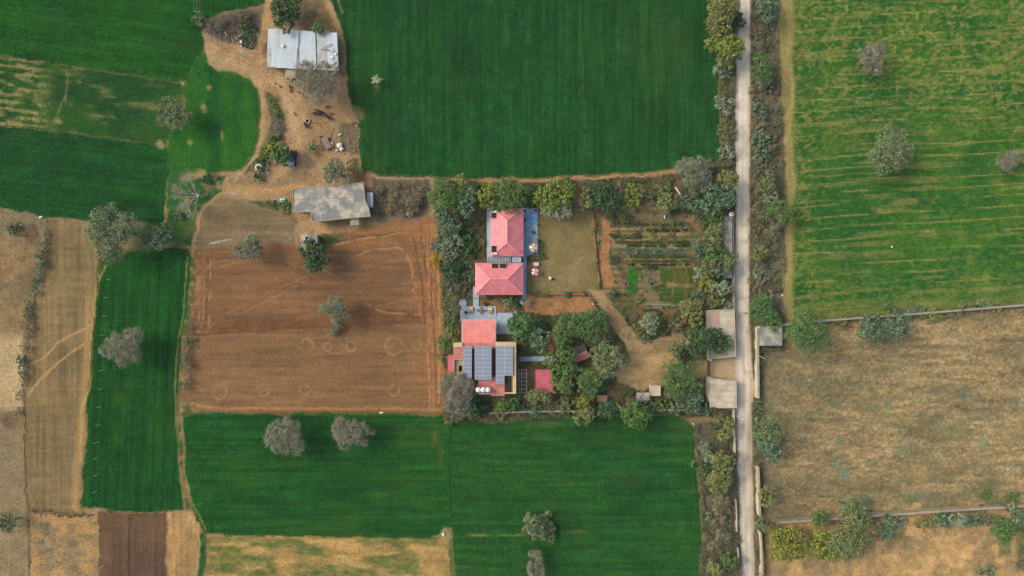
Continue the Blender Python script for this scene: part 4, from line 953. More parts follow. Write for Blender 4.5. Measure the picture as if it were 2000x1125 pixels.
 (740,380,8,14,'dry','beside the concrete house'), (760,368,12,10,'dry','beside the concrete house'), (782,385,14,14,'dry','in the dry stalks beside the compound'), (808,392,14,16,'dry','in the dry stalks beside the compound'), (822,372,12,12,'dry','in the dry stalks beside the compound'), (770,410,12,10,'dry','in the dry stalks beside the compound'), (730,412,8,10,'dry','beside the concrete house'), (800,415,10,8,'dry','in the dry stalks beside the compound'),
 (438,40,14,9,'dry','on the brush pile by the wheat corner'), (462,32,14,9,'dry','on the brush pile by the wheat corner'), (485,30,12,8,'olive','on the brush pile by the wheat corner'), (420,55,12,8,'dry','on the brush pile by the wheat corner'), (478,50,9,8,'dark','on the brush pile by the wheat corner'),
 (600,25,8,10,'dry','behind the tin roofed shed'), (665,110,4,10,'dry','against the tin shed end wall'),
]
for t in TREES: tree(*t)

# dead white tree by the farm path
def dead_tree(px, py):
    x, y = W(px, py, 0)
    root = thing('dead_tree', 'leafless dead tree with pale spreading branches at the path bend', 'tree', (x, y, 0))
    r = random.Random(4); subs = {}
    def grow(mb, p, d, ln, rad, depth):
        q = p + d * ln * .5 + Vector((r.uniform(-.1, .1), r.uniform(-.1, .1), r.uniform(-.05, .1))) * ln
        e = p + d * ln
        mb.tube([p, q, e], [rad, rad * .85, rad * .68], 5 if depth > 2 else 3)
        if depth == 0: return
        for i in range(3 if depth > 1 else 3):
            nd = (d + Vector((r.uniform(-.75, .75), r.uniform(-.75, .75), r.uniform(-.35, .45)))).normalized()
            grow(mb, e, nd, ln * r.uniform(.6, .82), rad * .58, depth - 1)
    mb = MB(); mb.tube([(0, 0, -.1), (-.1, .05, 1.0), (-.3, .1, 2.0)], [.42, .34, .30], 8); mb.build('trunk', PBARK, root, (0, 0, 0))
    for ang in (150, 195, 232, 110, 265, 172):
        b = MB(); a = math.radians(ang)
        grow(b, Vector((-.3, .1, 1.8)), Vector((math.cos(a), math.sin(a), .45)).normalized(), 2.0, .13, 5)
        b.build('branch', PBARK, root, (0, 0, 0))
dead_tree(396, 384)

# pale fan-leaved young palm in the big wheat field
x, y = W(740, 163, 0)
palm = thing('young_palm', 'pale young palm with a few fronds alone in the big wheat field', 'palm tree', (x, y, 0))
mb = MB(); mb.tube([(0, 0, -.05), (.05, 0, 1.2), (0, .1, 2.6)], [.2, .16, .12], 7); mb.build('trunk', BARK, palm, (0, 0, 0))
for i in range(13):
    a = i * 2.4 + random.random() * .5; el = random.uniform(.05, .8); ln = random.uniform(1.1, 1.8); m = MB()
    sp = [Vector((0, .1, 2.55)) + Vector((math.cos(a) * math.cos(el * (1 - t)) * ln * t, math.sin(a) * math.cos(el) * ln * t, math.sin(el) * ln * t - .9 * t * t)) for t in (0, .35, .7, 1)]
    sd_ = Vector((-math.sin(a), math.cos(a), 0)); vs = []
    for t, p in zip((.05, .24, .2, .02), sp): vs += [p + sd_ * t, p - sd_ * t]
    m.add(vs, [(0, 1, 3, 2), (2, 3, 5, 4), (4, 5, 7, 6)]); m.build('frond', LM['pale'], palm, (0, 0, 0))

# planted beds of the vegetable garden: low earth bed with its own crop
MBEDSOIL = pmat('bed_soil', (120, 98, 68), (98, 82, 56), 2)
def crop_mat(name, c): return leafmat(name, [tuple(v * .95 for v in c), tuple(v * 1.12 for v in c), tuple(min(250, v * 1.35) for v in c)])
for i, (a, b, c_, d, cc, lb) in enumerate(((1226,521,1243,573,(66,150,52),'long bright green bed, brightest in the vegetable garden'), (1289,523,1314,549,(96,132,54),'square yellow green bed beside the bare plot'), (1318,523,1337,553,(116,126,64),'tall olive green bed between two earth paths'),
        (1342,524,1358,552,(106,114,64),'narrow olive bed against the tree belt'), (1287,561,1310,574,(102,128,62),'small thin green bed below the square bed'), (1287,577,1310,588,(76,122,58),'small dark green bed at the plot foot'), (1314,561,1336,576,(80,132,56),'small bright bed in the lower middle of the grid'),
        (1314,578,1336,592,(72,118,56),'dark green bed at the foot beside row cover'), (1341,562,1352,590,(90,116,62),'narrow green bed beside the orange soil patch'))):
    x0, y1 = W(a, b); x1, y0 = W(c_, d)
    t = thing('vegetable_bed', lb, 'garden bed', ((x0 + x1) / 2, (y0 + y1) / 2, 0), 0, 'beds of the vegetable garden')
    MB().prism([(x0, y0), (x1, y0), (x1, y1), (x0, y1)], -.02, .14).build('bed_soil', MBEDSOIL, t)
    r_ = np.random.default_rng(900 + i); n = int((x1 - x0) * (y1 - y0) * 80)
    xx = (r_.random(n) - .5) * (x1 - x0 - .25); yy = (r_.random(n) - .5) * (y1 - y0 - .25)
    kp = (vn(xx + 50, yy + 50, .9, i) > .22); xx, yy = xx[kp], yy[kp]; n = len(xx)
    v, f, _c = tufts(xx, yy, np.ones((n, 3)), .32, .16, .05, 3, r_); v[:, 2] += .1
    link('plants', np_mesh('plants', v, f, None, crop_mat('bed_crop', cc)), t)

MROW = {k: leafmat('row_' + k, c) for k, c in {'green': [(64,92,50),(86,116,62),(112,138,82)], 'blue': [(92,116,96),(120,140,118),(150,164,142)], 'olive': [(84,92,54),(106,112,66),(130,128,82)], 'dark': [(52,76,44),(68,92,52),(90,112,66)]}.items()}
for i, (yy_, xa_, xb_, kk, lb) in enumerate(((437,1205,1345,'olive','loose olive row of garden plants nearest the yellow bushes'), (449,1262,1350,'dark','short dark green plant row below the yellow bush'), (463,1196,1260,'olive','short olive plant row beside the orange soil strip'), (472,1200,1350,'green','long green vegetable row above the pale strip'),
        (479,1225,1350,'dark','dark green vegetable row just above the silvery rows'), (487,1212,1346,'blue','silvery blue vegetable row, upper of two'), (494,1212,1342,'blue','silvery blue vegetable row, lower of two'), (501,1230,1348,'green','green vegetable row between silvery rows and bare furrow'), (509,1235,1350,'olive','olive vegetable row between two bare furrows'), (516,1226,1345,'dark','dark vegetable row bordering the square beds'))):
    r_ = np.random.default_rng(70 + i); n = int((xb_ - xa_) * 6); qx = xa_ + r_.random(n) * (xb_ - xa_); kp = vn(qx, qx * 0, 7, 60 + i) > .25; qx = qx[kp]
    qy = yy_ + 1.5 * np.sin((qx - xa_) / (xb_ - xa_) * 3.1) + r_.normal(size=len(qx)) * 1.1
    cx_, cy_ = W((xa_ + xb_) / 2, yy_); wx, wy = (qx - 1000) * S, (562.5 - qy) * S
    v, f, _c = tufts(wx - cx_, wy - cy_, np.ones((len(qx), 3)), .4, .2, .07, 3, r_)
    tag(link('vegetable_row', np_mesh('vegetable_row', v, f, None, MROW[kk]), None, (cx_, cy_, 0)), lb, 'plant row', 'rows of the vegetable garden', 'stuff')

# ------------------------------------------------------------------ building materials
MTIN = pmat('corrugated_tin', (200, 212, 220), (180, 192, 200), .5, .4, .7, .55, .06, .4, stretch=(2.5, .5, 1))
MTIN2 = pmat('rusty_tin', (188, 196, 200), (172, 164, 150), .9, .48, .66, .7, .1)
MCONC = pmat('weathered_concrete', (136, 138, 136), (192, 182, 166), .38, .46, .60, .9, .14)
MCONC2 = pmat('pale_concrete', (176, 165, 142), (150, 138, 116), .8, .4, .66, .9, .1)
MPAVE = pmat('grey_paving', (166, 186, 208), (146, 164, 186), .9, .4, .62, .75, .10)
MPAVE2 = pmat('pale_paving', (180, 198, 214), (160, 176, 192), .9, .4, .62, .75, .12)
MWALLY = pmat('yellow_plaster', (216, 194, 148), (196, 172, 126), .7, .4, .7, .85, .06)
MWALLW = pmat('cream_plaster', (222, 212, 192), (196, 184, 164), .6, .4, .7, .85, .06)
MWALLG = pmat('grey_plaster', (168, 160, 148), (146, 138, 128), .6, .4, .7, .9, .08)
MPINK = pmat('pink_metal_roof', (236, 144, 148), (208, 112, 122), .55, .42, .74, .55, .08, .35)
MPINKL = pmat('pink_ridge_cap', (244, 176, 176), (234, 160, 164), .6, .4, .7, .55, .04, .3)
MRED = pmat('salmon_roof_sheet', (236, 142, 134), (214, 120, 114), .5, .42, .72, .55, .07, .35)
MTERRA = pmat('terracotta_terrace', (204, 136, 128), (180, 112, 108), 1.1, .42, .6, .85, .14)
MROSE = pmat('rose_flat_roof', (206, 110, 122), (188, 96, 108), .5, .4, .65, .8, .07)
MTILE = pmat('beige_roof_tile', (212, 200, 178), (182, 168, 146), .5, .4, .66, .8, .07)
MTILEP = pmat('pinkish_roof_tile', (190, 164, 154), (176, 150, 142), .9, .4, .66, .8, .07)
MDARK = pmat('dark_opening', (46, 44, 44), (60, 54, 50), 1, .4, .6, .9)
MWHITE = pmat('white_plastic', (244, 244, 240), (226, 226, 222), 1.2, .4, .7, .4, .03, .4)
MBLACK = pmat('black_plastic', (34, 36, 40), (44, 46, 48), 2, rough=.5)
MSTEEL = pmat('grey_steel', (168, 172, 176), (140, 144, 148), 2, rough=.5, spec=.4)
MDSTEEL = pmat('dark_steel', (52, 50, 50), (40, 40, 42), 2, rough=.5)
MFRAME = pmat('panel_frame', (190, 198, 208), (174, 182, 194), 2, rough=.45, spec=.4)
MWOOD = pmat('weathered_wood', (150, 126, 98), (124, 102, 80), 3, rough=.85)
MORANGE = pmat('orange_cloth', (228, 164, 108), (208, 142, 92), 3, rough=.9)
MCREAM = pmat('cream_cloth', (250, 226, 192), (236, 208, 172), 3, rough=.9)
MMAUVE = pmat('mauve_wood', (150, 120, 134), (120, 92, 110), 3, rough=.8)
MPLINK = pmat('pink_cloth', (226, 112, 130), (206, 96, 112), 3, rough=.9)
MGREENC = pmat('green_cloth', (140, 196, 130), (116, 176, 110), 3, rough=.9)
MWCLOTH = pmat('white_cloth', (250, 246, 236), (232, 226, 214), 3, rough=.9)
MYCLOTH = pmat('yellow_cloth', (240, 226, 150), (226, 208, 130), 3, rough=.9)
MPOOLR = pmat('pool_rim', (188, 226, 240), (160, 208, 230), 2, rough=.4, spec=.4)
MWATER = pmat('pool_water', (58, 160, 222), (76, 176, 230), 3, rough=.08, spec=.5)
MBRICK = pmat('red_brick', (178, 128, 96), (138, 88, 66), 1.4, rough=.95)
MSTONE = pmat('field_stone', (186, 170, 150), (148, 128, 108), 4, rough=.95)
MBRUSH = pmat('brushwood', (132, 112, 94), (98, 84, 74), 3, rough=.95)
MTEAL = pmat('teal_paint', (96, 140, 136), (80, 122, 120), 2, rough=.35, spec=.5)
MCAR = pmat('dark_blue_paint', (38, 62, 78), (30, 50, 66), 1.5, rough=.3, spec=.6)
MGLASS = pmat('tinted_glass', (40, 52, 58), (54, 66, 72), 1, rough=.08, spec=.7)
MBONNET = pmat('pale_blue_paint', (150, 176, 196), (128, 154, 176), 1.5, rough=.3, spec=.6)
MRUB = pmat('rubber', (40, 40, 40), (52, 50, 48), 3, rough=.9)
MHIDE = pmat('black_hide', (48, 42, 40), (66, 58, 52), 2.5, rough=.8)
MHIDEB = pmat('brown_hide', (150, 82, 50), (124, 66, 40), 2.5, rough=.8)
MHIDEW = pmat('pale_hide', (214, 206, 190), (186, 176, 160), 2.5, rough=.8)
MSKIN = pmat('skin', (150, 104, 78), (138, 94, 70), 4, rough=.6)
MPINKC = pmat('pale_pink_shirt', (236, 212, 206), (222, 192, 188), 4, rough=.9)
MDKC = pmat('dark_trousers', (58, 54, 66), (48, 46, 56), 4, rough=.9)
MSACK = pmat('white_sack', (238, 236, 230), (210, 206, 200), 3, rough=.9)
MMINT = pmat('mint_paint', (150, 214, 186), (124, 190, 164), 2, rough=.6)

def solar_mat():
    m, nt, b = newmat('solar_cells'); N = nt.nodes; Lk = nt.links
    tc = N.new("ShaderNodeTexCoord"); br = N.new("ShaderNodeTexBrick"); br.offset = 0
    br.inputs["Color1"].default_value = (*alb((140, 148, 166)), 1); br.inputs["Color2"].default_value = (*alb((128, 137, 158)), 1); br.inputs["Mortar"].default_value = (*alb((160, 168, 184)), 1)  # cell colours greyed, the sky's reflection is mixed into them
    br.inputs["Scale"].default_value = 1; br.inputs["Mortar Size"].default_value = .008; br.inputs["Brick Width"].default_value = .168; br.inputs["Row Height"].default_value = .168
    Lk.new(tc.outputs["Object"], br.inputs["Vector"]); Lk.new(br.outputs["Color"], b.inputs["Base Color"])
    b.inputs["Roughness"].default_value = .12; b.inputs["Specular IOR Level"].default_value = .5
    return m
MSOLAR = solar_mat()

def rect(px0, py0, px1, py1, z):
    x0, y1 = W(px0, py0, z); x1, y0 = W(px1, py1, z)
    return x0, x1, y0, y1
def poly(pts, z): return [W(px, py, z) for px, py in pts]
def cen(px0, py0, px1, py1, z): return (*W((px0 + px1) / 2, (py0 + py1) / 2, z), 0)
def inset(pts, d):
    n = len(pts); a = sum(pts[i][0] * pts[(i + 1) % n][1] - pts[(i + 1) % n][0] * pts[i][1] for i in range(n)); s = 1 if a > 0 else -1; out = []
    for i in range(n):
        p0, p1, p2 = (Vector(pts[i - 1]), Vector(pts[i]), Vector(pts[(i + 1) % n]))
        d1 = (p1 - p0).normalized(); d2 = (p2 - p1).normalized(); n1 = Vector((-d1.y, d1.x)) * s; n2 = Vector((-d2.y, d2.x)) * s
        k = 1 + n1.dot(n2); b = (n1 + n2) / max(k, .3); out.append(tuple(p1 + b * d))
    return out

def parapet(mb, pts, z0, z1, t, mi=0):
    q = inset(pts, t); n = len(pts); mb_v = [(x, y, z0) for x, y in pts] + [(x, y, z1) for x, y in pts] + [(x, y, z1) for x, y in q] + [(x, y, z0) for x, y in q]
    mb.add(mb_v, [f for i in range(n) for f in ((i, (i + 1) % n, n + (i + 1) % n, n + i), (n + i, n + (i + 1) % n, 2 * n + (i + 1) % n, 2 * n + i), (2 * n + i, 2 * n + (i + 1) % n, 3 * n + (i + 1) % n, 3 * n + i))], mi)

def opening(parent, name, x0, x1, y0, y1, z0, z1, m=None):
    MB().box(x0, x1, y0, y1, z0, z1).build(name, m or MDARK, parent)

# --- tin roofed shed
z = 3.0
shed = thing('tin_shed', 'long farm shed with pale corrugated tin roof', 'shed', cen(524, 56, 660, 136, z))
wp = inset(poly([(524,57),(658,65),(659,134),(607,133),(522,129)], z), .35)
MB().prism(wp, -.05, 2.55).build('wall', MWALLG, shed)
def corr_sheet(q, z0, z1, n=9, amp=.028):
    # q: four plan corners (tl, tr, br, bl); ribs run from top edge to bottom edge
    tl, tr, br, bl = [Vector(p) for p in q]; vs = []; fs = []
    for i in range(n + 1):
        t = i / n; a = tl.lerp(tr, t); b = bl.lerp(br, t); dz = amp if i % 2 else 0
        vs += [(a.x, a.y, z0 + dz), (b.x, b.y, z1 + dz)]
    for i in range(n): fs.append((2 * i, 2 * i + 1, 2 * i + 3, 2 * i + 2))
    return vs, fs
def lerp2(a, b, t): return (a[0] + (b[0] - a[0]) * t, a[1] + (b[1] - a[1]) * t)
def sheet_bay(parent, tl, tr, br, bl, z, n, rows, zt, zb, mats):
    for r_ in range(rows):
        t0, t1 = r_ / rows - (.01 if r_ else 0), (r_ + 1) / rows
        for i in range(n):
            u0, u1 = i / n - (.004 if i else 0), (i + 1) / n
            q = [lerp2(lerp2(tl, tr, u0), lerp2(bl, br, u0), t0), lerp2(lerp2(tl, tr, u1), lerp2(bl, br, u1), t0), lerp2(lerp2(tl, tr, u1), lerp2(bl, br, u1), t1), lerp2(lerp2(tl, tr, u0), lerp2(bl, br, u0), t1)]
            o = random.uniform(0, .02) - .03 * r_
            za = zt + (zb - zt) * t0 + o + .012 * (i % 2); zc = zt + (zb - zt) * t1 + o + .012 * (i % 2)
            m = MB(); vs, fs = corr_sheet([W(p[0] + random.uniform(-.15, .15), p[1] + random.uniform(-.5, .5), z) for p in q], za, zc)
            m.add(vs, fs); m.build('roof_sheet', random.choice(mats), parent)
sheet_bay(shed, (524,56), (584,59.5), (580,134), (520,130), z, 7, 2, 3.15, 2.75, [MTIN, MTIN, MTIN2])
sheet_bay(shed, (585,59.5), (616,62), (617,136), (580,135), z, 4, 2, 3.05, 2.65, [MTIN, MTIN])
sheet_bay(shed, (618,62), (658,64), (660,136), (618,136), z, 4, 2, 2.9, 2.5, [MTIN, MTIN2])
x, y = W(552.5, 89.5, 3.2); MB().lathe([(.28, 2.9), (.28, 3.35), (.42, 3.4), (.1, 3.6)], x, y, 10).build('roof_vent', MWHITE, shed)
for (a, b) in (((626,96),(644,98)), ((632,94),(648,86)), ((584,66),(583,90)), ((581,95),(579,132))):
    pa, pb = W(*a, 3.1), W(*b, 3.1); MB().tube([(*pa, 3.16), (*pb, 3.08)], .09, 5).build('roof_batten', MWOOD, shed)
for (px, py, s) in ((650,98,.8),(655,105,.6),(648,112,.7),(652,122,.8),(640,128,.7),(655,130,.9),(630,120,.5)):
    x, y = W(px, py, 2.9); m = MB(); m.obox(x, y, 2.72, 2.92, s, s * .7, random.random() * 3); m.build('roof_debris', random.choice([MTIN2, MWOOD, MWHITE]), shed)
x0, x1, y0, y1 = rect(557, 136, 577, 152, 2.2)
m = MB().box(x0, x1, y0, y1, 2.1, 2.25); m.build('porch_roof', MCONC2, shed)
for sx in (x0 + .15, x1 - .15): MB().box(sx - .1, sx + .1, y0 + .1, y0 + .3, -.05, 2.1).build('porch_post', MCONC2, shed)
x0, x1, y0, y1 = rect(556, 153, 576, 161, 0)
for i in range(3): MB().box(x0, x1, y0 + i * .3, y1, .02, .12 + i * .12).build('step', MCONC2, shed)
opening(shed, 'door', wp[4][0] + 5.2, wp[4][0] + 6.2, wp[4][1] - .08 - .45, wp[4][1] - .03 - .4, 0, 2.0, MWOOD)

# --- flat concrete farmhouse
z = 3.4
fh = thing('concrete_house', 'flat roofed farmhouse with stained grey concrete roof', 'house', cen(571, 356, 724, 434, z))
out = [(571,368),(612,364),(640,363),(710,356),(714,392),(721,407),(724,423),(640,431),(610,434),(606,414),(572,415)]
MB().prism(inset(poly(out, z), .45), -.05, 3.2).build('wall', MWALLG, fh)
MB().prism(poly(out, z), 3.2, 3.4).build('roof_slab', MCONC, fh)
m = MB(); parapet(m, poly(out, z), 3.4, 3.58, .22); m.build('parapet', MCONC2, fh)
for pts in ([(572,390),(640,388),(713,384)], [(640,364),(641,431)]):
    q = [(*W(*p, z), 3.41) for p in pts]; MB().tube(q, .05, 4).build('roof_joint', MCONC2, fh)
x0, x1, y0, y1 = rect(684, 421, 701, 440, 2.6); MB().box(x0, x1, y0, y1, 2.45, 2.62).build('porch_roof', MCONC2, fh)
for sx in (x0 + .15, x1 - .15): MB().box(sx - .1, sx + .1, y0 + .1, y0 + .3, -.05, 2.45).build('porch_post', MWALLG, fh)
x0, x1, y0, y1 = rect(716, 376, 728, 405, 2.2); MB().box(x0, x1, y0, y1, 2.1, 2.2).build('lean_to_roof', MTIN2, fh)
MB().box(x1 - .2, x1, y0 + .1, y1 - .1, -.05, 2.1).build('lean_to_wall', MWALLG, fh)
for px in (590, 650, 690):
    x, y = W(px, 364, 3.0); opening(fh, 'window', x - .5, x + .5, y - .62, y - .2, 1.0, 2.1)

# --- pump house with tank
z = 2.6
ph = thing('pump_house', 'small square concrete pump house at the ploughed field edge', 'shed', cen(587, 457, 621, 482, z))
q = poly([(587,459),(619,457),(621,480),(589,482)], z)
MB().prism(inset(q, .2), -.05, 2.5).build('wall', MWALLG, ph); MB().prism(q, 2.5, 2.62).build('roof_slab', MCONC, ph)
c = cen(587, 457, 621, 482, 2); opening(ph, 'door', c[0] - .45, c[0] + .45, c[1] - 1.34, c[1] - 1.30, 0, 1.9, MWOOD)

def water_tank(px, py, z0, r, h, label, dark=False, group=None):
    x, y = W(px, py, z0 + h); t = thing('water_tank', label, 'water tank', (x, y, z0), 0, group)
    MB().lathe([(r, 0), (r * 1.02, h * .2), (r * .98, h * .24), (r * 1.02, h * .45), (r * .98, h * .5), (r * 1.02, h * .72), (r * .9, h * .86), (r * .42, h * .97)], 0, 0, 18).build('tank_body', MWHITE, t, (0, 0, 0), True)
    MB().lathe([(r * .36, h * .96), (r * .36, h * 1.04), (r * .2, h * 1.07)], 0, 0, 12).build('lid', MBLACK if dark else MWHITE, t, (0, 0, 0))
    return t
water_tank(599, 466, 2.62, .62, 1.2, 'white water tank with black lid on the small pump house', True)
tanks = 'white tanks on the terracotta terrace'
for px, w in ((934, 'beside the bare tree'), (943.5, 'between two others'), (953, 'beside the terrace parapet')):
    water_tank(px, 762, 5.32, .60, 1.3, 'white round water tank on the terrace rail, ' + w, False, tanks)
water_tank(1430, 418, 2.2, .55, 1.0, 'white water tank with black lid on the road wall', True)

# --- hip roofed houses
def hip_house(label, wallp, roofp, ridge, z_e, z_r, notches, cap=.1):
    (x0, x1, y0, y1) = rect(*roofp, z_e)
    h = thing('hip_roof_house', label, 'house', ((x0 + x1) / 2, (y0 + y1) / 2, 0))
    MB().box(x0 + .55, x1 - .55, y0 + .55, y1 - .55, -.05, z_e - .06).build('wall', MWALLW, h)
    r0 = (*W(*ridge[0], z_r), z_r); r1 = (*W(*ridge[1], z_r), z_r)
    A, B, C_, D = (x0, y0, z_e), (x1, y0, z_e), (x1, y1, z_e), (x0, y1, z_e)
    if abs(r0[0] - r1[0]) > abs(r0[1] - r1[1]):   # ridge along x: r0 west, r1 east
        slopes = [[A, B, r1, r0], [B, C_, r1], [C_, D, r0, r1], [D, A, r0]]; hips = [(A, r0), (D, r0), (B, r1), (C_, r1), (r0, r1)]
    else:                                          # ridge along y: r0 north, r1 south
        slopes = [[A, B, r1], [B, C_, r0, r1], [C_, D, r0], [D, A, r1, r0]]; hips = [(A, r1), (B, r1), (C_, r0), (D, r0), (r0, r1)]
    for i, s in enumerate(slopes):
        # sheets run down the slope: cut the slope into strips with small upstand ribs
        nrm = (Vector(s[1]) - Vector(s[0])).cross(Vector(s[2]) - Vector(s[0])).normalized()
        n = len(s); m = MB(); m.add(list(s) + [tuple(Vector(p) - nrm * .06) for p in s], [tuple(range(n)), tuple(range(2 * n - 1, n - 1, -1))] + [(k, n + k, n + (k + 1) % n, (k + 1) % n) for k in range(n)])
        so = m.build('roof_slope', MPINK, h)
        a, b = Vector(s[0]), Vector(s[1]); L_ = (b - a).length; e = (b - a) / L_; up = nrm.cross(e); rm = MB()
        k = .55
        while k < L_ - .3:
            p = a + e * k
            # length up the slope to the polygon edge
            tmax = 0
            pts = [Vector(v) for v in s]
            for j in range(1, n):
                u, w_ = pts[j], pts[(j + 1) % n]
                du, dw = (u - a).dot(e) - k, (w_ - a).dot(e) - k
                if du * dw <= 0 and abs(du - dw) > 1e-6:
                    f = du / (du - dw); tmax = max(tmax, (u.lerp(w_, f) - a).dot(up))
            if tmax > .3: rm.tube([tuple(p + nrm * .01), tuple(p + up * (tmax - .1) + nrm * .01)], .03, 3)
            k += .55
        o2 = rm.mesh('rib', MPINK, tuple(h.location)); l = link('rib', o2, so); 
    for a, b in hips: MB().tube([tuple(Vector(a) + Vector((0, 0, .03))), tuple(Vector(b) + Vector((0, 0, .05)))], cap, 5).build('ridge_cap', MPINKL, h)
    m = MB(); parapet(m, [(x0, y0), (x1, y0), (x1, y1), (x0, y1)], z_e - .14, z_e - .02, .08); m.build('gutter', MPINKL, h)
    return h, (x0, x1, y0, y1)

def notch(h, px0, py0, px1, py1, z, bars=True):
    # roof light: dark louvre box let into the slope with pale rim
    x0, x1, y0, y1 = rect(px0, py0, px1, py1, z)
    g = MB().box(x0, x1, y0, y1, z - .5, z).build('roof_light', MDARK, h)
    m = MB(); parapet(m, [(x0 - .06, y0 - .06), (x1 + .06, y0 - .06), (x1 + .06, y1 + .06), (x0 - .06, y1 + .06)], z - .4, z + .05, .07); o = m.mesh('rim', MPINKL, tuple(h.location)); link('rim', o, g)
    b = MB()
    for i in range(4):
        yy = y0 + (y1 - y0) * (i + .5) / 4; b.box(x0 + .05, x1 - .05, yy - .03, yy + .03, z, z + .03)
    link('louvre', b.mesh('louvre', MDSTEEL, tuple(h.location)), g)

hn, rc = hip_house('pink hip roofed house with ridge running towards the pool terrace head', None, (959, 407, 1022.5, 500.5), [(990.8, 430), (990.8, 474)], 3.3, 5.0, None)
notch(hn, 959.5, 415.5, 969.5, 426, 4.0); notch(hn, 960, 480, 970, 493, 4.0)
for (a, b, c_, d) in ((964,411.5,970,414.5),(964,493.5,971,496.5)):
    x0, x1, y0, y1 = rect(a, b, c_, d, 4.1); MB().box(x0, x1, y0, y1, 3.6, 4.1).build('skylight_kerb', MWCLOTH, hn)
hm, rc = hip_house('pink hip roofed house with two dark roof lights', None, (928, 513.5, 1022.5, 576), [(957.5, 545), (991.5, 545)], 3.4, 5.2, None)
notch(hm, 960.5, 514.5, 973.4, 524, 4.05); notch(hm, 976.4, 514.5, 988.5, 524, 4.05)

# --- terraces, patios and paths (paved sheets)
def slab(name, pts, z0, m, label, edge=.06):
    q = poly(pts, z0)
    return tag(MB().prism(q, -.03, z0).build(name, m), label, name.replace('_', ' '), kind='structure')
slab('terrace', [(1021,406),(1050.5,406),(1051,496),(1036,498),(1028,500),(1021,500)], .25, MPAVE, 'blue grey stone terrace beside the north pink house')
slab('paved_walk', [(951,406),(962,406),(962,501),(951,512)], .20, MPAVE2, 'pale grey walk along the outer side of north house')
slab('paved_walk', [(1021.5,500),(1028.5,500),(1028.5,578),(1022,578)], .21, MPAVE, 'blue grey walk between the middle house and the lawn')
slab('paved_walk', [(1020,578),(1028.5,578),(1015,612),(1003,612)], .19, MPAVE, 'diagonal blue grey path from middle house to patio')
slab('paved_walk', [(924,560),(935,560),(935,599),(924,599)], .20, MPAVE2, 'pale short path between middle house and furnished patio')
slab('patio', [(898.5,598),(969,598),(970,627),(898.5,627)], .22, MPAVE2, 'furnished blue grey patio beside the salmon roof')
slab('patio', [(970.5,611),(1001,611),(1003,652),(970.5,652)], .18, MPAVE2, 'plain pale patio beside the green tree')
slab('paved_walk', [(1014,697),(1086,695.5),(1086,704),(1014,706)], .16, MPAVE, 'straight blue grey walkway under the trees')
x, y = W(904, 592); tag(MB().lathe([(.95, -.02), (.95, .24)], x, y, 20).build('round_platform', MPAVE2), 'round grey stone platform at the end of stepping stones', 'platform', kind='structure')
for i, py in enumerate((566, 571.5, 577, 583)):
    x, y = W(907, py); tag(MB().box(x - .32, x + .32, y - .24, y + .24, 0, .12).build('stepping_stone', MPAVE2), 'square grey stepping stone leading to the round platform', 'stepping stone', 'stepping stones by the west belt')
# slatted canopy between the houses
z = 2.7
x0, x1, y0, y1 = rect(951, 501, 998, 512.5, z)
cp = thing('slatted_canopy', 'grey slatted canopy linking the two pink houses', 'canopy', ((x0 + x1) / 2, (y0 + y1) / 2, 0))
for yy in (y0 + .1, (y0 + y1) / 2, y1 - .1): MB().box(x0, x1, yy - .06, yy + .06, z - .15, z).build('beam', MSTEEL, cp)
n = 16
for i in range(n): xx = x0 + (i + .5) * (x1 - x0) / n; MB().box(xx - .09, xx + .09, y0, y1, z + .003, z + .06).build('slat', MPAVE2, cp)
for xx in (x0 + .1, x1 - .1):
    for yy in (y0 + .1, y1 - .1): MB().box(xx - .06, xx + .06, yy - .06, yy + .06, 0, z - .15).build('post', MSTEEL, cp)
x0, x1, y0, y1 = rect(1000, 501, 1018, 512.5, z)
gc = thing('glass_canopy', 'small grey glass canopy beside the slatted one', 'canopy', ((x0 + x1) / 2, (y0 + y1) / 2, 0))
MB().box(x0, x1, y0, y1, z, z + .05).build('pane', MPAVE, gc)
for xx in (x0 + .05, x1 - .05):
    MB().box(xx - .05, xx + .05, y0 - .02, y1 + .02, z - .1, z - .003).build('rail', MFRAME, gc)
    for yy in (y0 + .1, y1 - .1): MB().box(xx - .05, xx + .05, yy - .05, yy + .05, 0, z - .1).build('post', MSTEEL, gc)

# --- salmon roof and the solar building
z = 3.6
x0, x1, y0, y1 = rect(903, 626, 968, 678, z)
sr = thing('salmon_roof_hall', 'hall with salmon corrugated roof beside the furnished patio', 'house', ((x0 + x1) / 2, (y0 + y1) / 2, 0))
MB().box(x0 + .25, x1 - .25, y0 + .3, y1 - .45, -.05, 3.2).build('wall', MWALLW, sr)
n = 8
for i in range(n):
    a = x0 + (x1 - x0) * i / n; b = x0 + (x1 - x0) * (i + 1) / n + .05; m = MB()
    vs, fs = corr_sheet([(a, y1), (b, y1), (b, y0 + .1), (a, y0 + .1)], 3.45 + .014 * (i % 2), 4.05 + .014 * (i % 2), 10, .03); m.add(vs, fs); m.build('roof_sheet', MRED, sr)
MB().box(x0 - .2, x0 - .02, y0, y1 + .1, 3.2, 3.55).build('side_parapet', MPAVE2, sr); MB().box(x1 + .02, x1 + .2, y0 + .2, y1 + .1, 3.2, 3.55).build('side_parapet', MPAVE2, sr)
MB().box(x0 - .1, x1 + .1, y1 + .02, y1 + .22, 3.3, 3.42).build('gutter', MPINKL, sr)

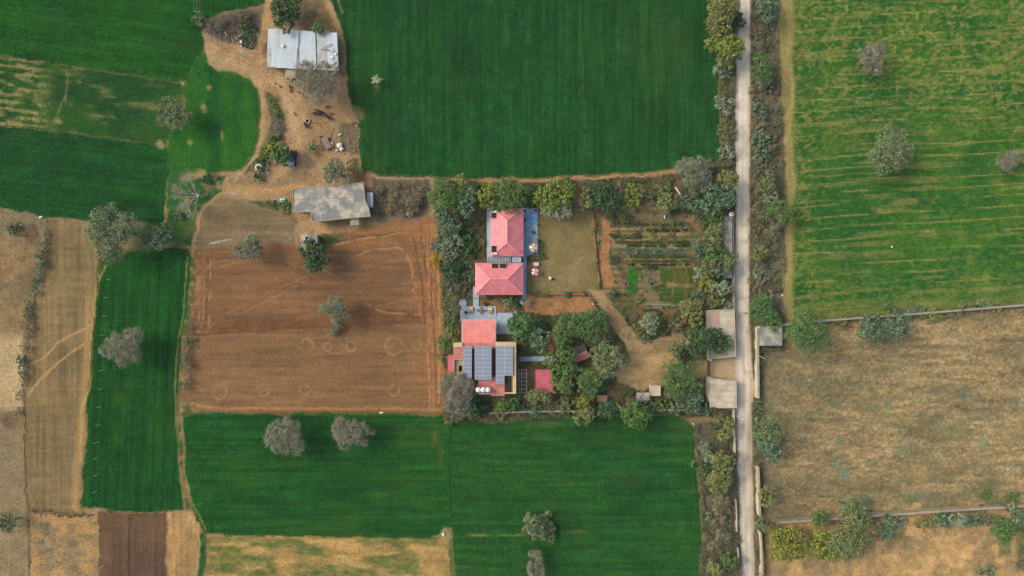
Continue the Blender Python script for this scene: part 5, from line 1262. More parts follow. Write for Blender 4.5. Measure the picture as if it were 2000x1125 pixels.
z = 4.6
c = cen(885, 670, 1008, 769, z)
sb = thing('solar_house', 'flat roofed house with yellow parapets and terracotta terraces', 'house', c)
body = [(885,670),(1008,670),(1008,769),(934,769),(934,742),(885,742)]
MB().prism(inset(poly(body, z), .12), -.05, 4.3).build('wall', MWALLY, sb)
x0, x1, y0, y1 = rect(875, 695, 885.4, 729, 3.4); MB().box(x0, x1, y0, y1, -.05, 3.3).build('wing_wall', MWALLY, sb); MB().box(x0 - .08, x1, y0 - .08, y1 + .08, 3.302, 3.42).build('wing_roof', MROSE, sb)
x0, x1, y0, y1 = rect(885.4, 670, 905, 700, z); MB().box(x0 + .003, x1, y0, y1 - .003, 4.302, z).build('terrace_floor', MTERRA, sb)
x0, x1, y0, y1 = rect(905, 670, 985.6, 736, z); MB().box(x0 + .003, x1, y0, y1 - .003, 4.304, z - .02).build('terrace_floor', MTERRA, sb)
x0, x1, y0, y1 = rect(934, 736, 985.6, 768, z); MB().box(x0 + .003, x1, y0 + .003, y1 - .003, 4.306, z + .02).build('terrace_floor', MTERRA, sb)
x0, x1, y0, y1 = rect(959, 768, 985.6, 773, z); MB().box(x0, x1, y0, y1 - .005, 4.2, z + .02).build('terrace_ledge', MTERRA, sb)
for nm, r4, zz, mm in (('parapet', (885.4,669.5,903,678), 5.0, MWALLY), ('parapet', (968,668,1008,676), 5.0, MWALLY), ('parapet', (1001.5,676.2,1008,769), 5.0, MWALLY), ('parapet', (985.6,766.5,1001.3,769), 4.9, MWALLY)):
    x0, x1, y0, y1 = rect(*r4, zz); MB().box(x0, x1, y0, y1, 4.2, zz).build(nm, mm, sb)
x0, x1, y0, y1 = rect(886, 701, 905, 729, z)                      # stair well
MB().box(x0, x1, y0, y1, 4.31, 4.36).build('stair_landing', MWALLG, sb)
m = MB(); parapet(m, [(x0, y0), (x1, y0), (x1, y1), (x0, y1)], 4.36, 5.1, .16); m.build('stair_parapet', MWALLY, sb)
MB().box(x0 + 1.0, x0 + 1.15, y0 + .16, y0 + 1.9, 4.36, 5.0).build('stair_wall', MWALLY, sb)
MB().box(x0 + 1.2, x1 - .17, y0 + .5, y0 + 1.8, 4.362, 4.37).build('stair_opening', MDARK, sb)
x0, x1, y0, y1 = rect(987, 735, 999, 766, z)                      # planted light well
g = MB().box(x0, x1, y0, y1, 4.31, 4.64).build('light_well', MDARK, sb)
b = MB()
for i in range(3): b.box(x0 + .4 * i + .2, x0 + .4 * i + .26, y0, y1, 4.643, 4.68)
link('grate', b.mesh('grate', pmat('mossy_grate', (70, 80, 62), (54, 62, 50), 3), tuple(sb.location)), g)
x0, x1, y0, y1 = rect(961, 678, 968.5, 736, z); MB().box(x0 + .1, x1 - .1, y0, y1 - .3, z - .015, z + .01).build('roof_gully', MDARK, sb)
x0, x1, y0, y1 = rect(921.5, 678, 926.5, 742, z); MB().box(x0 + .1, x1 - .1, y0, y1 - .3, z - .014, z + .012).build('roof_gully', MDARK, sb)
xa, ya = W(936, 769.3, 4.9); xb, yb = W(958, 769.3, 4.9); MB().tube([(xa, ya, 4.9), (xb, yb, 4.9)], .07, 5).build('rail', MWHITE, sb)
xa, ya = W(930, 762, 5.3); xb, yb = W(957, 762, 5.3); MB().box(xa, xb, ya - .5, ya + .5, 5.14, 5.31).build('tank_shelf', MCONC2, sb); MB().box(xa + .1, xa + .3, ya - .3, ya + .3, 0, 5.14).build('shelf_pier', MWALLY, sb)

PANEL_W, PANEL_H = 16.3, 8.25
def panel_mesh():
    m = MB(); w, h = PANEL_W * S * .955, PANEL_H * S * .955
    m.box(-w / 2, w / 2, -h / 2, h / 2, -.02, .02, 0); b = .05
    m.add([(-w/2+b,-h/2+b,.023),(w/2-b,-h/2+b,.023),(w/2-b,h/2-b,.023),(-w/2+b,h/2-b,.023)], [(0,1,2,3)], 1)
    return m.mesh('solar_panel', [MFRAME, MSOLAR])
PM = panel_mesh()
def solar_array(label, px0, py0, cols, rows, z, extra=None):
    kx = (H - z) / H
    ox, oy = W(px0, py0, z)
    a = thing('solar_array', label, 'solar panels', (ox, oy, 4.6), 0, 'rooftop solar arrays')
    cells = [(i, j) for i in range(cols) for j in range(rows)] + (extra or [])
    for i, j in cells:
        o = link('solar_panel', PM, a, ((i + .5) * PANEL_W * S * kx, -(j + .5) * PANEL_H * S * kx, z - 4.6 + .012 * j))
        o.rotation_euler = (random.uniform(-.01, .01) - .02, random.uniform(-.008, .008), 0)
    rmax = max(j for i, j in cells) + 1
    for i in range(cols):
        for dx in (.25, .75):
            xx = (i + dx) * PANEL_W * S * kx; L_ = (rmax if not extra or i == 0 else rows) * PANEL_H * S * kx
            MB().box(xx - .03, xx + .03, -L_, 0, z - 4.6 - .16, z - 4.6 - .09).build('rail', MSTEEL, a, (0, 0, 0))
            for yy in (-.3, -L_ / 2, -L_ + .3): MB().box(xx - .03, xx + .03, yy - .03, yy + .03, 0, z - 4.6 - .16).build('leg', MSTEEL, a, (0, 0, 0))
solar_array('single column of blue grey solar panels beside the stair well', 905, 676, 1, 8, 5.5)
solar_array('double column of solar panels between two dark roof gullies', 927.3, 675.8, 2, 8, 5.5)
solar_array('solar panels with stepped lower end beside the yellow parapet', 968.8, 675.8, 2, 7, 5.5, [(0, 7), (0, 8)])

# --- pergola and pink flat hut
z = 2.6
x0, x1, y0, y1 = rect(1009, 722, 1029, 767, z)
pg = thing('pergola', 'thin steel grid pergola beside the yellow parapet', 'pergola', ((x0 + x1) / 2, (y0 + y1) / 2, 0))
for i in range(7): yy = y0 + (y1 - y0) * i / 6; MB().box(x0, x1, yy - .05, yy + .05, z, z + .08).build('beam', MCONC2 if i in (0, 6) else MSTEEL, pg)
for xx in (x0 + .6, (x0 + x1) / 2, x1 - .05): MB().box(xx - .05, xx + .05, y0, y1, z - .1, z - .003).build('beam', MSTEEL, pg)
for xx in (x0 + .6, x1 - .05):
    for yy in (y0 + .1, y1 - .1): MB().box(xx - .06, xx + .06, yy - .06, yy + .06, 0, z - .1).build('post', MSTEEL, pg)
def flat_hut(name, label, r4, z, mroof, mwall, over=.25):
    x0, x1, y0, y1 = rect(*r4, z)
    h = thing(name, label, 'hut', ((x0 + x1) / 2, (y0 + y1) / 2, 0))
    MB().box(x0 + over, x1 - over, y0 + over, y1 - over, -.05, z - .15).build('wall', mwall, h)
    MB().box(x0, x1, y0, y1, z - .15, z).build('roof_slab', mroof, h)
    m = MB(); parapet(m, [(x0 - .02, y0 - .02), (x1 + .02, y0 - .02), (x1 + .02, y1 + .02), (x0 - .02, y1 + .02)], z - .13, z + .06, .1); m.build('roof_rim', mroof, h)
    MB().box((x0 + x1) / 2 - .45, (x0 + x1) / 2 + .45, y0 + over - .05, y0 + over - .003, 0, min(2.0, z - .3)).build('door', MWOOD, h)
    return h
flat_hut('flat_hut', 'rose pink flat roofed hut beside the pergola', (1046, 722, 1079, 766), 2.8, MROSE, MWALLW)
flat_hut('flat_hut', 'tiny square white roofed hut near the gate clearing', (1271, 753, 1290, 773), 2.3, MTILE, MWALLW, .15)
flat_hut('flat_hut', 'low grey roofed shelter half hidden beside tiny white hut', (1243, 767, 1269, 782), 1.7, MCONC, MWALLG, .2)
flat_hut('flat_hut', 'small brown roofed shelter beside the teal vehicle', (1166, 772, 1186, 785), 1.8, MWOOD, MWALLG, .2)
# red pitched hut among trees
x, y = W(1133, 691, 2.6)
rh = thing('pitched_hut', 'small hut with red pitched roof among the trees', 'hut', (x, y, 0), math.radians(20))
MB().box(-1.4, 1.4, -1.3, 1.3, -.05, 2.1).build('wall', MBRICK, rh, (0, 0, 0))
mdk = pmat('red_roof_shaded', (96, 78, 88), (78, 64, 74), 1.2, .4, .6, .8)  # shaded slope of the red roof, its shade put into the colour
for s, mm in ((-1, MRED), (1, mdk)):
    m = MB(); m.add([(-1.75, s * 1.75, 1.95), (1.75, s * 1.75, 1.95), (1.75, 0, 3.1), (-1.75, 0, 3.1), (-1.75, s * 1.75, 1.87), (1.75, s * 1.75, 1.87), (1.75, 0, 3.02), (-1.75, 0, 3.02)], [(0,1,2,3),(7,6,5,4),(0,4,5,1),(1,5,6,2),(3,7,4,0)]); m.build('roof_slope', mm, rh, (0, 0, 0))
MB().tube([(-1.75, 0, 3.1), (1.75, 0, 3.1)], .07, 5).build('ridge_cap', MPINKL, rh, (0, 0, 0))

# --- gate rooms with tiled roofs, gate, road-side lean-to
def tiled_room(name, label, pts, z, tiles, mwall, lines_w=.04):
    q = poly(pts, z); cx = sum(p[0] for p in q) / len(q); cy = sum(p[1] for p in q) / len(q)
    h = thing(name, label, 'gate room', (cx, cy, 0))
    MB().prism(inset(q, .15), -.05, z - .16).build('wall', mwall, h)
    MB().prism(q, z - .16, z - .04).build('roof_slab', MCONC2, h)
    for (a, b, c_, d, mm) in tiles:
        x0, x1, y0, y1 = rect(a, b, c_, d, z); k = random.uniform(0, .012)
        MB().box(x0 + lines_w / 2, x1 - lines_w / 2, y0 + lines_w / 2, y1 - lines_w / 2, z - .04, z + k).build('roof_tile', mm, h)
    m = MB(); parapet(m, q, z - .1, z + .14, .18); m.build('parapet', MTILE, h)
    return h
tl = []
ys = [741.5, 752, 763, 774, 785, 795.5]
for i in range(5):
    for a, b in ((1385.5, 1409), (1409, 1435.5)):
        tl.append((a, ys[i] + (0 if a < 1400 else .5) + (0 if i else (a - 1385) * .1), b, ys[i + 1], MTILE))
tiled_room('gate_room', 'pale tiled flat roof room south of the gate', [(1383,738),(1438,744),(1438.5,797),(1399,797),(1385,786),(1383,770)], 2.6, tl, MWALLW)
tl = [(1383, 608, 1404, 627, MTILEP), (1383, 627, 1404, 646, MTILEP)]
for i in range(8):
    y0_ = 608 + i * 10.9; tl.append((1405, y0_, 1433, y0_ + 10.9, MTILE if i < 5 else MCONC2))
for i in range(4): tl.append((1384, 650 + i * 11, 1404, 661 + i * 11, MCONC2))
tiled_room('gate_room', 'long flat roofed room north of the gate with pinkish corner', [(1381.5,606),(1434.5,604),(1437.5,696),(1384,702)], 2.5, tl, MWALLW)
gx_, gy_ = W(1382, 718)
gt = thing('gate', 'black double gate between two pale pillars', 'gate', (gx_, gy_, 0))
for py in (700, 737):
    x, y = W(1382, py); o = MB().box(x - .28, x + .28, y - .28, y + .28, -.05, 2.3).build('pillar', MTILE, gt); link('cap', MB().box(x - .36, x + .36, y - .36, y + .36, 2.302, 2.42).mesh('cap', MTILE, tuple(gt.location)), o)
xa, ya = W(1382, 703); xb, yb = W(1382, 734); ym = (ya + yb) / 2
for a, b in ((ya - .1, ym + .04), (ym - .04, yb + .1)):
    m = MB(); m.box(xa - .04, xa + .04, min(a, b), max(a, b), .12, .22); m.box(xa - .04, xa + .04, min(a, b), max(a, b), 1.85, 1.95)
    k = min(a, b)
    while k < max(a, b): m.box(xa - .03, xa + .03, k, k + .05, .22, 1.85); k += .16
    m.build('gate_leaf', MDSTEEL, gt)
lean = thing('roadside_shed', 'long narrow grey concrete roof against the road wall', 'shed', cen(1417, 420, 1431, 543, 2.2))
x0, x1, y0, y1 = rect(1416, 422, 1430.5, 543, 2.2)
MB().box(x0 + .1, x1 - .06, y0 + .1, y1, -.05, 2.0).build('wall', MWALLG, lean)
for i in range(7):
    a = y0 + (y1 - y0) * i / 7; b = y0 + (y1 - y0) * (i + 1) / 7; MB().box(x0, x1, a + .02, b - .02, 2.0, 2.14 + .01 * (i % 2)).build('roof_slab', MCONC, lean)

# grey roofed room across the road
rm_ = flat_hut('flat_hut', 'grey flat roofed room at the walled dry field corner', (1484, 637, 1527.5, 675), 2.6, MCONC, MWALLW, .1)

# --- walls
def wall(label, pts, h, t, m, coping=None):
    q = [W(px, py, h) for px, py in pts]
    w = thing('boundary_wall', label, 'wall', (*q[0], 0))
    for a, b in zip(q[:-1], q[1:]):
        d = Vector(b) - Vector(a); L_ = d.length; ang = math.atan2(d.y, d.x); cx, cy = (a[0] + b[0]) / 2, (a[1] + b[1]) / 2
        k = max(1, int(L_ / 6))
        for i in range(k):
            f = (i + .5) / k; mm = MB(); mm.obox(a[0] + d.x * f, a[1] + d.y * f, -.05, h + random.uniform(-.02, .02), L_ / k - .02, t, ang + random.uniform(-.004, .004)); mm.build('wall_bay', m, w)
            mm = MB(); mm.obox(a[0] + d.x * f, a[1] + d.y * f, h + .022, h + .09, L_ / k - .01, t + .08, ang); mm.build('coping', coping or m, w)
    return w
wall('grey wall between striped crop field and dry field', [(1527,635.5),(1580,629),(1680,621),(1790,613),(1895,604.5),(2000,596),(2120,586)], 1.9, .36, MCONC, MWALLG)
wall('pale grey wall above the sandy field', [(1515,1021),(1584,1016.5),(1702,1008),(1810,1000.5),(1915,993.5),(1963,991.5)], 1.9, .50, MCONC2, MCONC2)
wall('short offset end of the pale lower wall', [(1976,990),(2000,988.5),(2120,981)], 1.9, .50, MCONC2, MCONC2)
wall('long cream roadside wall beside the dry field', [(1480,640),(1480.5,700),(1481.5,778)], 2.2, .42, MWALLW, MCONC2)
wall('cream roadside wall with a square end pier', [(1481,912),(1483,960),(1484.5,1008)], 2.2, .42, MWALLW, MCONC2)
wall('thin pale roadside wall at the sandy field', [(1486,1040),(1489,1085),(1490,1140)], 2.0, .32, MWALLW, MCONC2)
wall('low white kerb wall below the south gate room', [(1434,799),(1434.5,840),(1435.5,884)], 1.2, .25, MWALLW, MTILE)
wall('low white kerb wall beside dry road shrubs', [(1437,976),(1438.5,1005),(1439,1038)], 1.2, .25, MWALLW, MTILE)
wall('low white kerb wall at the lower road bend', [(1441,1070),(1443,1100)], 1.2, .25, MWALLW, MTILE)
wall('thin grey compound wall beside the road and roadside shed', [(1431.6,424),(1433,500),(1433.5,560),(1434.5,602)], 1.6, .16, MWALLG, MWALLG)
wall('low grey compound wall along the lower wheat', [(905,808),(960,807),(1040,804),(1130,803),(1240,800),(1390,801)], 1.3, .25, MWALLG, MCONC)
wall('brick edging between lawn and orange soil strip', [(1158,418),(1161,470),(1168,530),(1171,558)], .35, .3, MBRICK, MBRICK)
wall('brick edging along the foot of the lawn', [(1036,575),(1090,574),(1152,575)], .35, .28, MBRICK, MBRICK)

# ------------------------------------------------------------------ poles, posts, wires
def upole(px, py, h, label, arm=True, lean_=(0, 0), m=None, r=.13):
    x, y = W(px, py); p = thing('utility_pole', label, 'utility pole', (x, y, 0))
    MB().tube([(0, 0, -.1), (lean_[0], lean_[1], h)], [r, r * .7], 7).build('pole', m or MCONC2, p, (0, 0, 0))
    if arm:
        MB().box(lean_[0] - .8, lean_[0] + .8, lean_[1] - .05, lean_[1] + .05, h - .35, h - .25).build('cross_arm', MSTEEL, p, (0, 0, 0))
        for dx in (-.7, 0, .7): MB().lathe([(.05, h - .25), (.07, h - .12), (.03, h - .05)], lean_[0] + dx, lean_[1], 6).build('insulator', MWHITE, p, (0, 0, 0))
    return (x + lean_[0], y + lean_[1], h)
p1 = upole(411, 45, 7.2, 'pale concrete utility pole with wires at the brush pile')
upole(1473, 690, 5.0, 'pale leaning pole against the cream roadside wall', False, (.9, -.9))
upole(1437, 811, 3.8, 'white pole beside the pale tiled gate room', False, (.5, -.3), MWHITE)
upole(1203, 787, 5.5, 'white pole behind the dark hedge, nearer the brown shelter', False, (.2, -.3), MWHITE)
upole(1223, 788, 4.5, 'white pole behind the dark hedge, nearer the tiny white hut', False, (.1, -.2), MWHITE)
upole(1447, 1112, 5.5, 'grey pole on the lower road verge by the kerb wall', False, (.2, -.4))
upole(1480, 1115, 5.5, 'grey pole beside the thin pale roadside wall', False, (.2, -.3))
for dx in (-.7, 0, .7):
    pts = [(p1[0] + dx, p1[1], p1[2] - .05), (p1[0] + dx - .4, p1[1] + 12, p1[2] - .8), (p1[0] + dx - 1.0, p1[1] + 40, p1[2] - .05)]
    tag(MB().tube(pts, .025, 4).build('overhead_wire', MSTEEL), 'thin overhead wire running away from the utility pole', 'wire', 'wires from the utility pole')
for i, (px, py) in enumerate(((219,511),(217,546),(212,581),(209,617),(205,654),(202,688),(203,722.5),(200,758.5),(198,793.5),(196,828.5),(193,863),(192,893),(191,926),(190,959),(191,997),(192,1035),(202,1104))):
    x, y = W(px, py); MBp = MB(); MBp.obox(0, 0, -.05, 1.8, .12, .12, .3); o = link('fence_post', MBp.mesh('fence_post', MWHITE), None, (x, y, 0))
    tag(o, 'thin pale fence post in a row along the narrow wheat strip', 'fence post', 'fence posts along the narrow wheat strip')

# ------------------------------------------------------------------ terrace and lawn things
x, y = W(1040, 427)
pl = thing('paddling_pool', 'round bright blue paddling pool on the stone terrace', 'pool', (x, y, .25))
MB().lathe([(.84, 0), (1.02, .08), (1.04, .3), (.97, .40), (.89, .36), (.87, .05)], 0, 0, 28).build('rim', MPOOLR, pl, (0, 0, 0), True)
MB().lathe([(.88, .05), (.88, .32)], 0, 0, 28).build('water', MWATER, pl, (0, 0, 0))
def parasol(px, py, z0, r, mats, label):
    x, y = W(px, py, z0 + 2.2); t = thing('parasol', label, 'parasol', (x, y, z0))
    MB().lathe([(.28, 0), (.28, .1), (.05, .14), (.03, .2), (.03, 2.35)], 0, 0, 8).build('pole', MWOOD, t, (0, 0, 0))
    n = 8
    for i in range(n):
        a, b = 6.2832 * i / n + .2, 6.2832 * (i + 1) / n + .2
        m = MB(); A = (r * math.cos(a), r * math.sin(a), 1.95); B = (r * math.cos(b), r * math.sin(b), 1.95); M_ = ((A[0] + B[0]) * .48, (A[1] + B[1]) * .48, 1.96); T = (0, 0, 2.4)
        m.add([T, A, M_, B, (0, 0, 2.37), (A[0], A[1], 1.92), (M_[0], M_[1], 1.93), (B[0], B[1], 1.92)], [(0,1,2),(0,2,3),(6,5,4),(7,6,4),(1,5,6,2),(2,6,7,3)]); m.build('canopy_panel', mats[i % len(mats)], t, (0, 0, 0))
    MB().lathe([(.05, 2.36), (.05, 2.48)], 0, 0, 6).build('finial', MWOOD, t, (0, 0, 0))
parasol(1041.5, 483.5, .25, 1.05, [MGREENC, MYCLOTH, MPLINK, MWCLOTH], 'multicoloured parasol with yellow, pink and green panels on terrace')
parasol(1045, 531, .02, .95, [MWCLOTH, MPLINK, MWCLOTH, MPLINK], 'pink and white striped parasol at the lawn edge')
def table(name, px, py, z0, lx, ly, h, mtop, label, rot=0, pads=None):
    x, y = W(px, py, z0); t = thing(name, label, 'table' if not pads else 'daybed', (x, y, z0), rot)
    MB().box(-lx / 2, lx / 2, -ly / 2, ly / 2, h - .06, h).build('table_top' if not pads else 'frame', mtop, t, (0, 0, 0))
    for sx in (-1, 1):
        for sy in (-1, 1): MB().box(sx * lx * .43 - .04, sx * lx * .43 + .04, sy * ly * .43 - .04, sy * ly * .43 + .04, 0, h - .06).build('leg', mtop, t, (0, 0, 0))
    for i, mm in enumerate(pads or []):
        sx, sy = (-1, 1)[i % 2], (1, -1)[i // 2]; m = MB(); cx, cy = sx * lx * .24, sy * ly * .24
        m.add([(cx + a * lx * .2, cy + b * ly * .2, h + .003) for a, b in ((-1,-1),(1,-1),(1,1),(-1,1))] + [(cx + a * lx * .17, cy + b * ly * .17, h + .12) for a, b in ((-1,-1),(1,-1),(1,1),(-1,1))], [(4,5,6,7),(0,1,5,4),(1,2,6,5),(2,3,7,6),(3,0,4,7)]); m.build('cushion', mm, t, (0, 0, 0))
    return t
table('daybed', 920, 605, .22, 1.15, 1.35, .4, MWOOD, 'cushioned daybed beside the black planter on the patio', 0, [MCREAM, MCREAM, MORANGE, MORANGE])
table('daybed', 957.5, 606, .22, 1.15, 1.5, .4, MWOOD, 'cushioned daybed at the open side of the patio', 0, [MCREAM, MCREAM, MORANGE, MORANGE])
table('garden_table', 939, 606, .22, .8, .8, .72, MMAUVE, 'square mauve table between the two daybeds')
table('garden_table', 1047, 516, .02, 1.3, .9, .72, MPINKC, 'pale pink table at the lawn edge beside parasol')
table('garden_table', 1046, 523, .02, .8, .6, .5, MMAUVE, 'low dark bench between pale pink table and parasol')
def chair(px, py, z0, rot, label):
    x, y = W(px, py, z0); t = thing('chair', label, 'chair', (x, y, z0), rot, 'chairs around the mauve table')
    MB().box(-.24, .24, -.24, .24, .42, .47).build('seat', MMAUVE, t, (0, 0, 0)); MB().box(-.24, .24, .2, .25, .473, .9).build('backrest', MPINKC, t, (0, 0, 0))
    for a in (-.2, .2):
        for b in (-.2, .2): MB().box(a - .025, a + .025, b - .025, b + .025, 0, .42).build('leg', MMAUVE, t, (0, 0, 0))
for i, (dx, dy) in enumerate(((0, -6), (6, 0), (0, 6), (-6, 0))): chair(939 + dx, 606 + dy, .22, (0, -math.pi / 2, math.pi, math.pi / 2)[i], 'mauve patio chair drawn up to the square table')
def pot(px, py, z0, r, h, m, label, plant=None):
    x, y = W(px, py, z0); t = thing('planter', label, 'planter', (x, y, z0))
    MB().lathe([(r * .75, 0), (r, h), (r * .86, h), (r * .8, h * .85)], 0, 0, 16).build('pot', m, t, (0, 0, 0)); MB().lathe([(r * .8, h * .6), (r * .8, h * .86)], 0, 0, 14).build('soil', MDARK, t, (0, 0, 0))
    if plant:
        r_ = np.random.default_rng(int(px)); v, f, C_, LR_ = make_crown(r * 1.3, r * 1.3, h * 2.4, plant, r_, True); link('foliage', np_mesh('foliage', v + np.array([0, 0, h * .6]), f, None, LM[plant]), t)
pot(910, 610, .22, .38, .55, MBLACK, 'big round black planter on the furnished patio')
pot(1024.5, 431, .25, .22, .4, MBLACK, 'small dark planter against the north house wall', 'dark')
pot(1041.5, 454, .25, .30, .45, MBLACK, 'dark planter in the middle of the terrace', 'dark')
pot(1025, 412, .25, .2, .35, MBLACK, 'dark planter at the terrace head by the wall', 'dark')
pot(1046, 412, .25, .2, .35, MBLACK, 'dark planter at the terrace head by the pool', 'dark')
pot(1050, 470, .25, .2, .35, MBRICK, 'clay planter on the terrace rim facing the lawn', 'yol')
pot(1051, 440, .25, .2, .35, MBRICK, 'clay planter on the terrace rim beside the pool', 'dark')
x, y = W(1074, 543); t = thing('garden_stool', 'small bright white stool out on the lawn', 'stool', (x, y, .02), .6)
MB().lathe([(.3, .42), (.36, .46), (.34, .52)], 0, 0, 14).build('seat', MWHITE, t, (0, 0, 0))
for a in range(4): MB().tube([(.2 * math.cos(a * 1.57), .2 * math.sin(a * 1.57), .42), (.3 * math.cos(a * 1.57), .3 * math.sin(a * 1.57), 0)], .04, 5).build('leg', MWHITE, t, (0, 0, 0))
x, y = W(1080, 545); t = thing('garden_stool', 'black stool shape standing in for the white stool shadow', 'stool', (x, y, .02), .6)  # black shape added where the white stool's shadow falls
MB().lathe([(.26, .36), (.3, .4), (.28, .46)], 0, 0, 14).build('seat', MBLACK, t, (0, 0, 0))
for a in range(4): MB().tube([(.2 * math.cos(a * 1.57), .2 * math.sin(a * 1.57), .36), (.26 * math.cos(a * 1.57), .26 * math.sin(a * 1.57), 0)], .04, 5).build('leg', MBLACK, t, (0, 0, 0))

# ------------------------------------------------------------------ farmyard things
def vehicle(px, py, rot, L_, Wd, mbody, mroof, mbon, label, cat):
    x, y = W(px, py, .8); t = thing('parked_car', label, cat, (x, y, 0), rot)
    hl, hw = L_ / 2, Wd / 2
    prof = [(-hl, .45), (-hl, .78), (-hl + .12, .9), (hl * .42, .95), (hl - .1, .8), (hl, .62), (hl, .4)]
    m = MB(); vs = []
    for s in (-1, 1): vs += [(px_, s * (hw - (.06 if pz > .7 else 0)), pz) for px_, pz in prof]
    n = len(prof); m.add(vs, [tuple(range(n)), tuple(range(2 * n - 1, n - 1, -1))] + [(i, n + i, n + (i + 1) % n, (i + 1) % n) for i in range(n)]); m.box(-hl + .05, hl - .05, -hw + .02, hw - .02, .25, .46); m.build('body', mbody, t, (0, 0, 0))
    m = MB(); m.add([(hl * .47, -hw * .86, .952), (hl - .12, -hw * .8, .83), (hl - .12, hw * .8, .83), (hl * .47, hw * .86, .952)] + [(hl * .47, -hw * .86, .975), (hl - .12, -hw * .8, .855), (hl - .12, hw * .8, .855), (hl * .47, hw * .86, .975)], [(4,5,6,7),(0,1,5,4),(1,2,6,5),(2,3,7,6),(3,0,4,7)]); m.build('bonnet', mbon, t, (0, 0, 0))
    zc, zr = .9, 1.45; xb, xf = -hl + .12, hl * .42; rb, rf = -hl + .45, hl * .08
    g = [(xb, zc), (xf, zc), (rf, zr), (rb, zr)]; bw, rw = hw - .06, hw - .2
    vs = [(g[0][0], -bw, zc), (g[1][0], -bw, zc), (g[2][0], -rw, zr), (g[3][0], -rw, zr), (g[0][0], bw, zc), (g[1][0], bw, zc), (g[2][0], rw, zr), (g[3][0], rw, zr)]
    MB().add(vs, [(0,1,2,3), (7,6,5,4), (3,2,6,7)]).build('cabin', mroof, t, (0, 0, 0))
    MB().add([vs[1], vs[5], vs[6], vs[2]], [(0,1,2,3)]).build('windscreen', MGLASS, t, (0, 0, 0)); MB().add([vs[4], vs[0], vs[3], vs[7]], [(0,1,2,3)]).build('rear_window', MGLASS, t, (0, 0, 0))
    for s in (-1, 1):
        MB().add([(xb + .3, s * (bw + .01 - .02), zc + .06), (xf - .25, s * (bw - .01), zc + .06), (rf - .08, s * (rw + .03), zr - .08), (rb + .12, s * (rw + .03), zr - .08)], [(0,1,2,3)]).build('side_window', MGLASS, t, (0, 0, 0))
        MB().box(hl - .05, hl + .01, s * hw * .62 - .16, s * hw * .62 + .16, .62, .74).build('headlight', MWHITE, t, (0, 0, 0))
        MB().box(xf - .35, xf - .15, min(s * hw, s * (hw + .16)), max(s * hw, s * (hw + .16)), .92, 1.05).build('mirror', mbody, t, (0, 0, 0))
        for xx in (-hl * .62, hl * .62):
            w = MB(); vs2 = []
            for yy in (s * (hw - .2), s * (hw + .01)): vs2 += [(xx + .31 * math.cos(6.2832 * i / 12), yy, .31 + .31 * math.sin(6.2832 * i / 12)) for i in range(12)]
            w.add(vs2, [tuple(range(12)), tuple(range(23, 11, -1))] + [(i, (i + 1) % 12, 12 + (i + 1) % 12, 12 + i) for i in range(12)]); w.build('wheel', MRUB, t, (0, 0, 0))
    return t
vehicle(571, 309, math.radians(-97), 3.9, 1.6, MCAR, MCAR, MBONNET, 'dark blue hatchback with pale bonnet parked under the yard tree', 'car')
vehicle(1154, 762, math.radians(12), 3.4, 1.55, MTEAL, MTEAL, MBONNET, 'teal vehicle half hidden under compound trees', 'car')

def skinbody(name, pts, edges, rad, m, parent):
    me = bpy.data.meshes.new(name); me.from_pydata(pts, edges, []); me.materials.append(m)
    o = bpy.data.objects.new(name, me); COL.objects.link(o); o.parent = parent
    sk = o.modifiers.new('skin', 'SKIN'); 
    if not me.skin_vertices: 
        bpy.context.view_layer.objects.active = o
    me.update()
    lay = me.skin_vertices[0] if me.skin_vertices else None
    if lay is None: return o
    for i, r in enumerate(rad): lay.data[i].radius = (r, r); lay.data[i].use_root = (i == 0)
    sb_ = o.modifiers.new('sub', 'SUBSURF'); sb_.levels = 1; sb_.render_levels = 1
    return o
QP = [(0,0,1.0),(.45,0,1.02),(.8,0,1.08),(1.12,0,1.25),(1.45,0,1.2),(-.45,0,1.02),(-.8,0,1.0),(-.98,0,.75),(-1.02,0,.4)]
QE = [(0,1),(1,2),(2,3),(3,4),(0,5),(5,6),(6,7),(7,8)]
QR = [.36,.34,.27,.15,.11,.36,.28,.05,.03]
def quadruped(name, px, py, rot, sc, m, label, cat, horns=False, group=None):
    x, y = W(px, py, .6); t = thing(name, label, cat, (x, y, .03), rot, group)
    P = list(QP); E = list(QE); R_ = list(QR)
    for fx in (.62, -.62):
        for s in (-.2, .2):
            b = len(P); P += [(fx, s, .72), (fx + (.06 if fx < 0 else -.02), s, .4), (fx - (.03 if fx < 0 else 0), s, .04)]; R_ += [.15, .08, .07]
            E += [(1 if fx > 0 else 5, b), (b, b + 1), (b + 1, b + 2)]
    P = [(a * sc, b * sc, c_ * sc) for a, b, c_ in P]; R_ = [r * sc for r in R_]
    skinbody('body', P, E, R_, m, t)
    for s in (-1, 1):
        MB().tube([(1.2 * sc, s * .1 * sc, 1.32 * sc), (1.18 * sc, s * .26 * sc, 1.3 * sc)], [.06 * sc, .03 * sc], 5).build('ear', m, t, (0, 0, 0))
        if horns: MB().tube([(1.16 * sc, s * .09 * sc, 1.38 * sc), (1.05 * sc, s * .32 * sc, 1.42 * sc), (.92 * sc, s * .34 * sc, 1.5 * sc)], [.05 * sc, .04 * sc, .015 * sc], 5).build('horn', MBLACK, t, (0, 0, 0))
quadruped('buffalo', 619, 222, math.radians(-8), .92, MHIDE, 'dark grey buffalo standing in the middle of the yard', 'buffalo', True)
quadruped('buffalo', 625, 218, math.radians(160), .85, MHIDE, 'second dark buffalo pressed against the standing one', 'buffalo', True)
quadruped('buffalo', 640, 228, math.radians(-42), .9, MHIDE, 'dark buffalo standing diagonally near the wheat edge', 'buffalo', True)
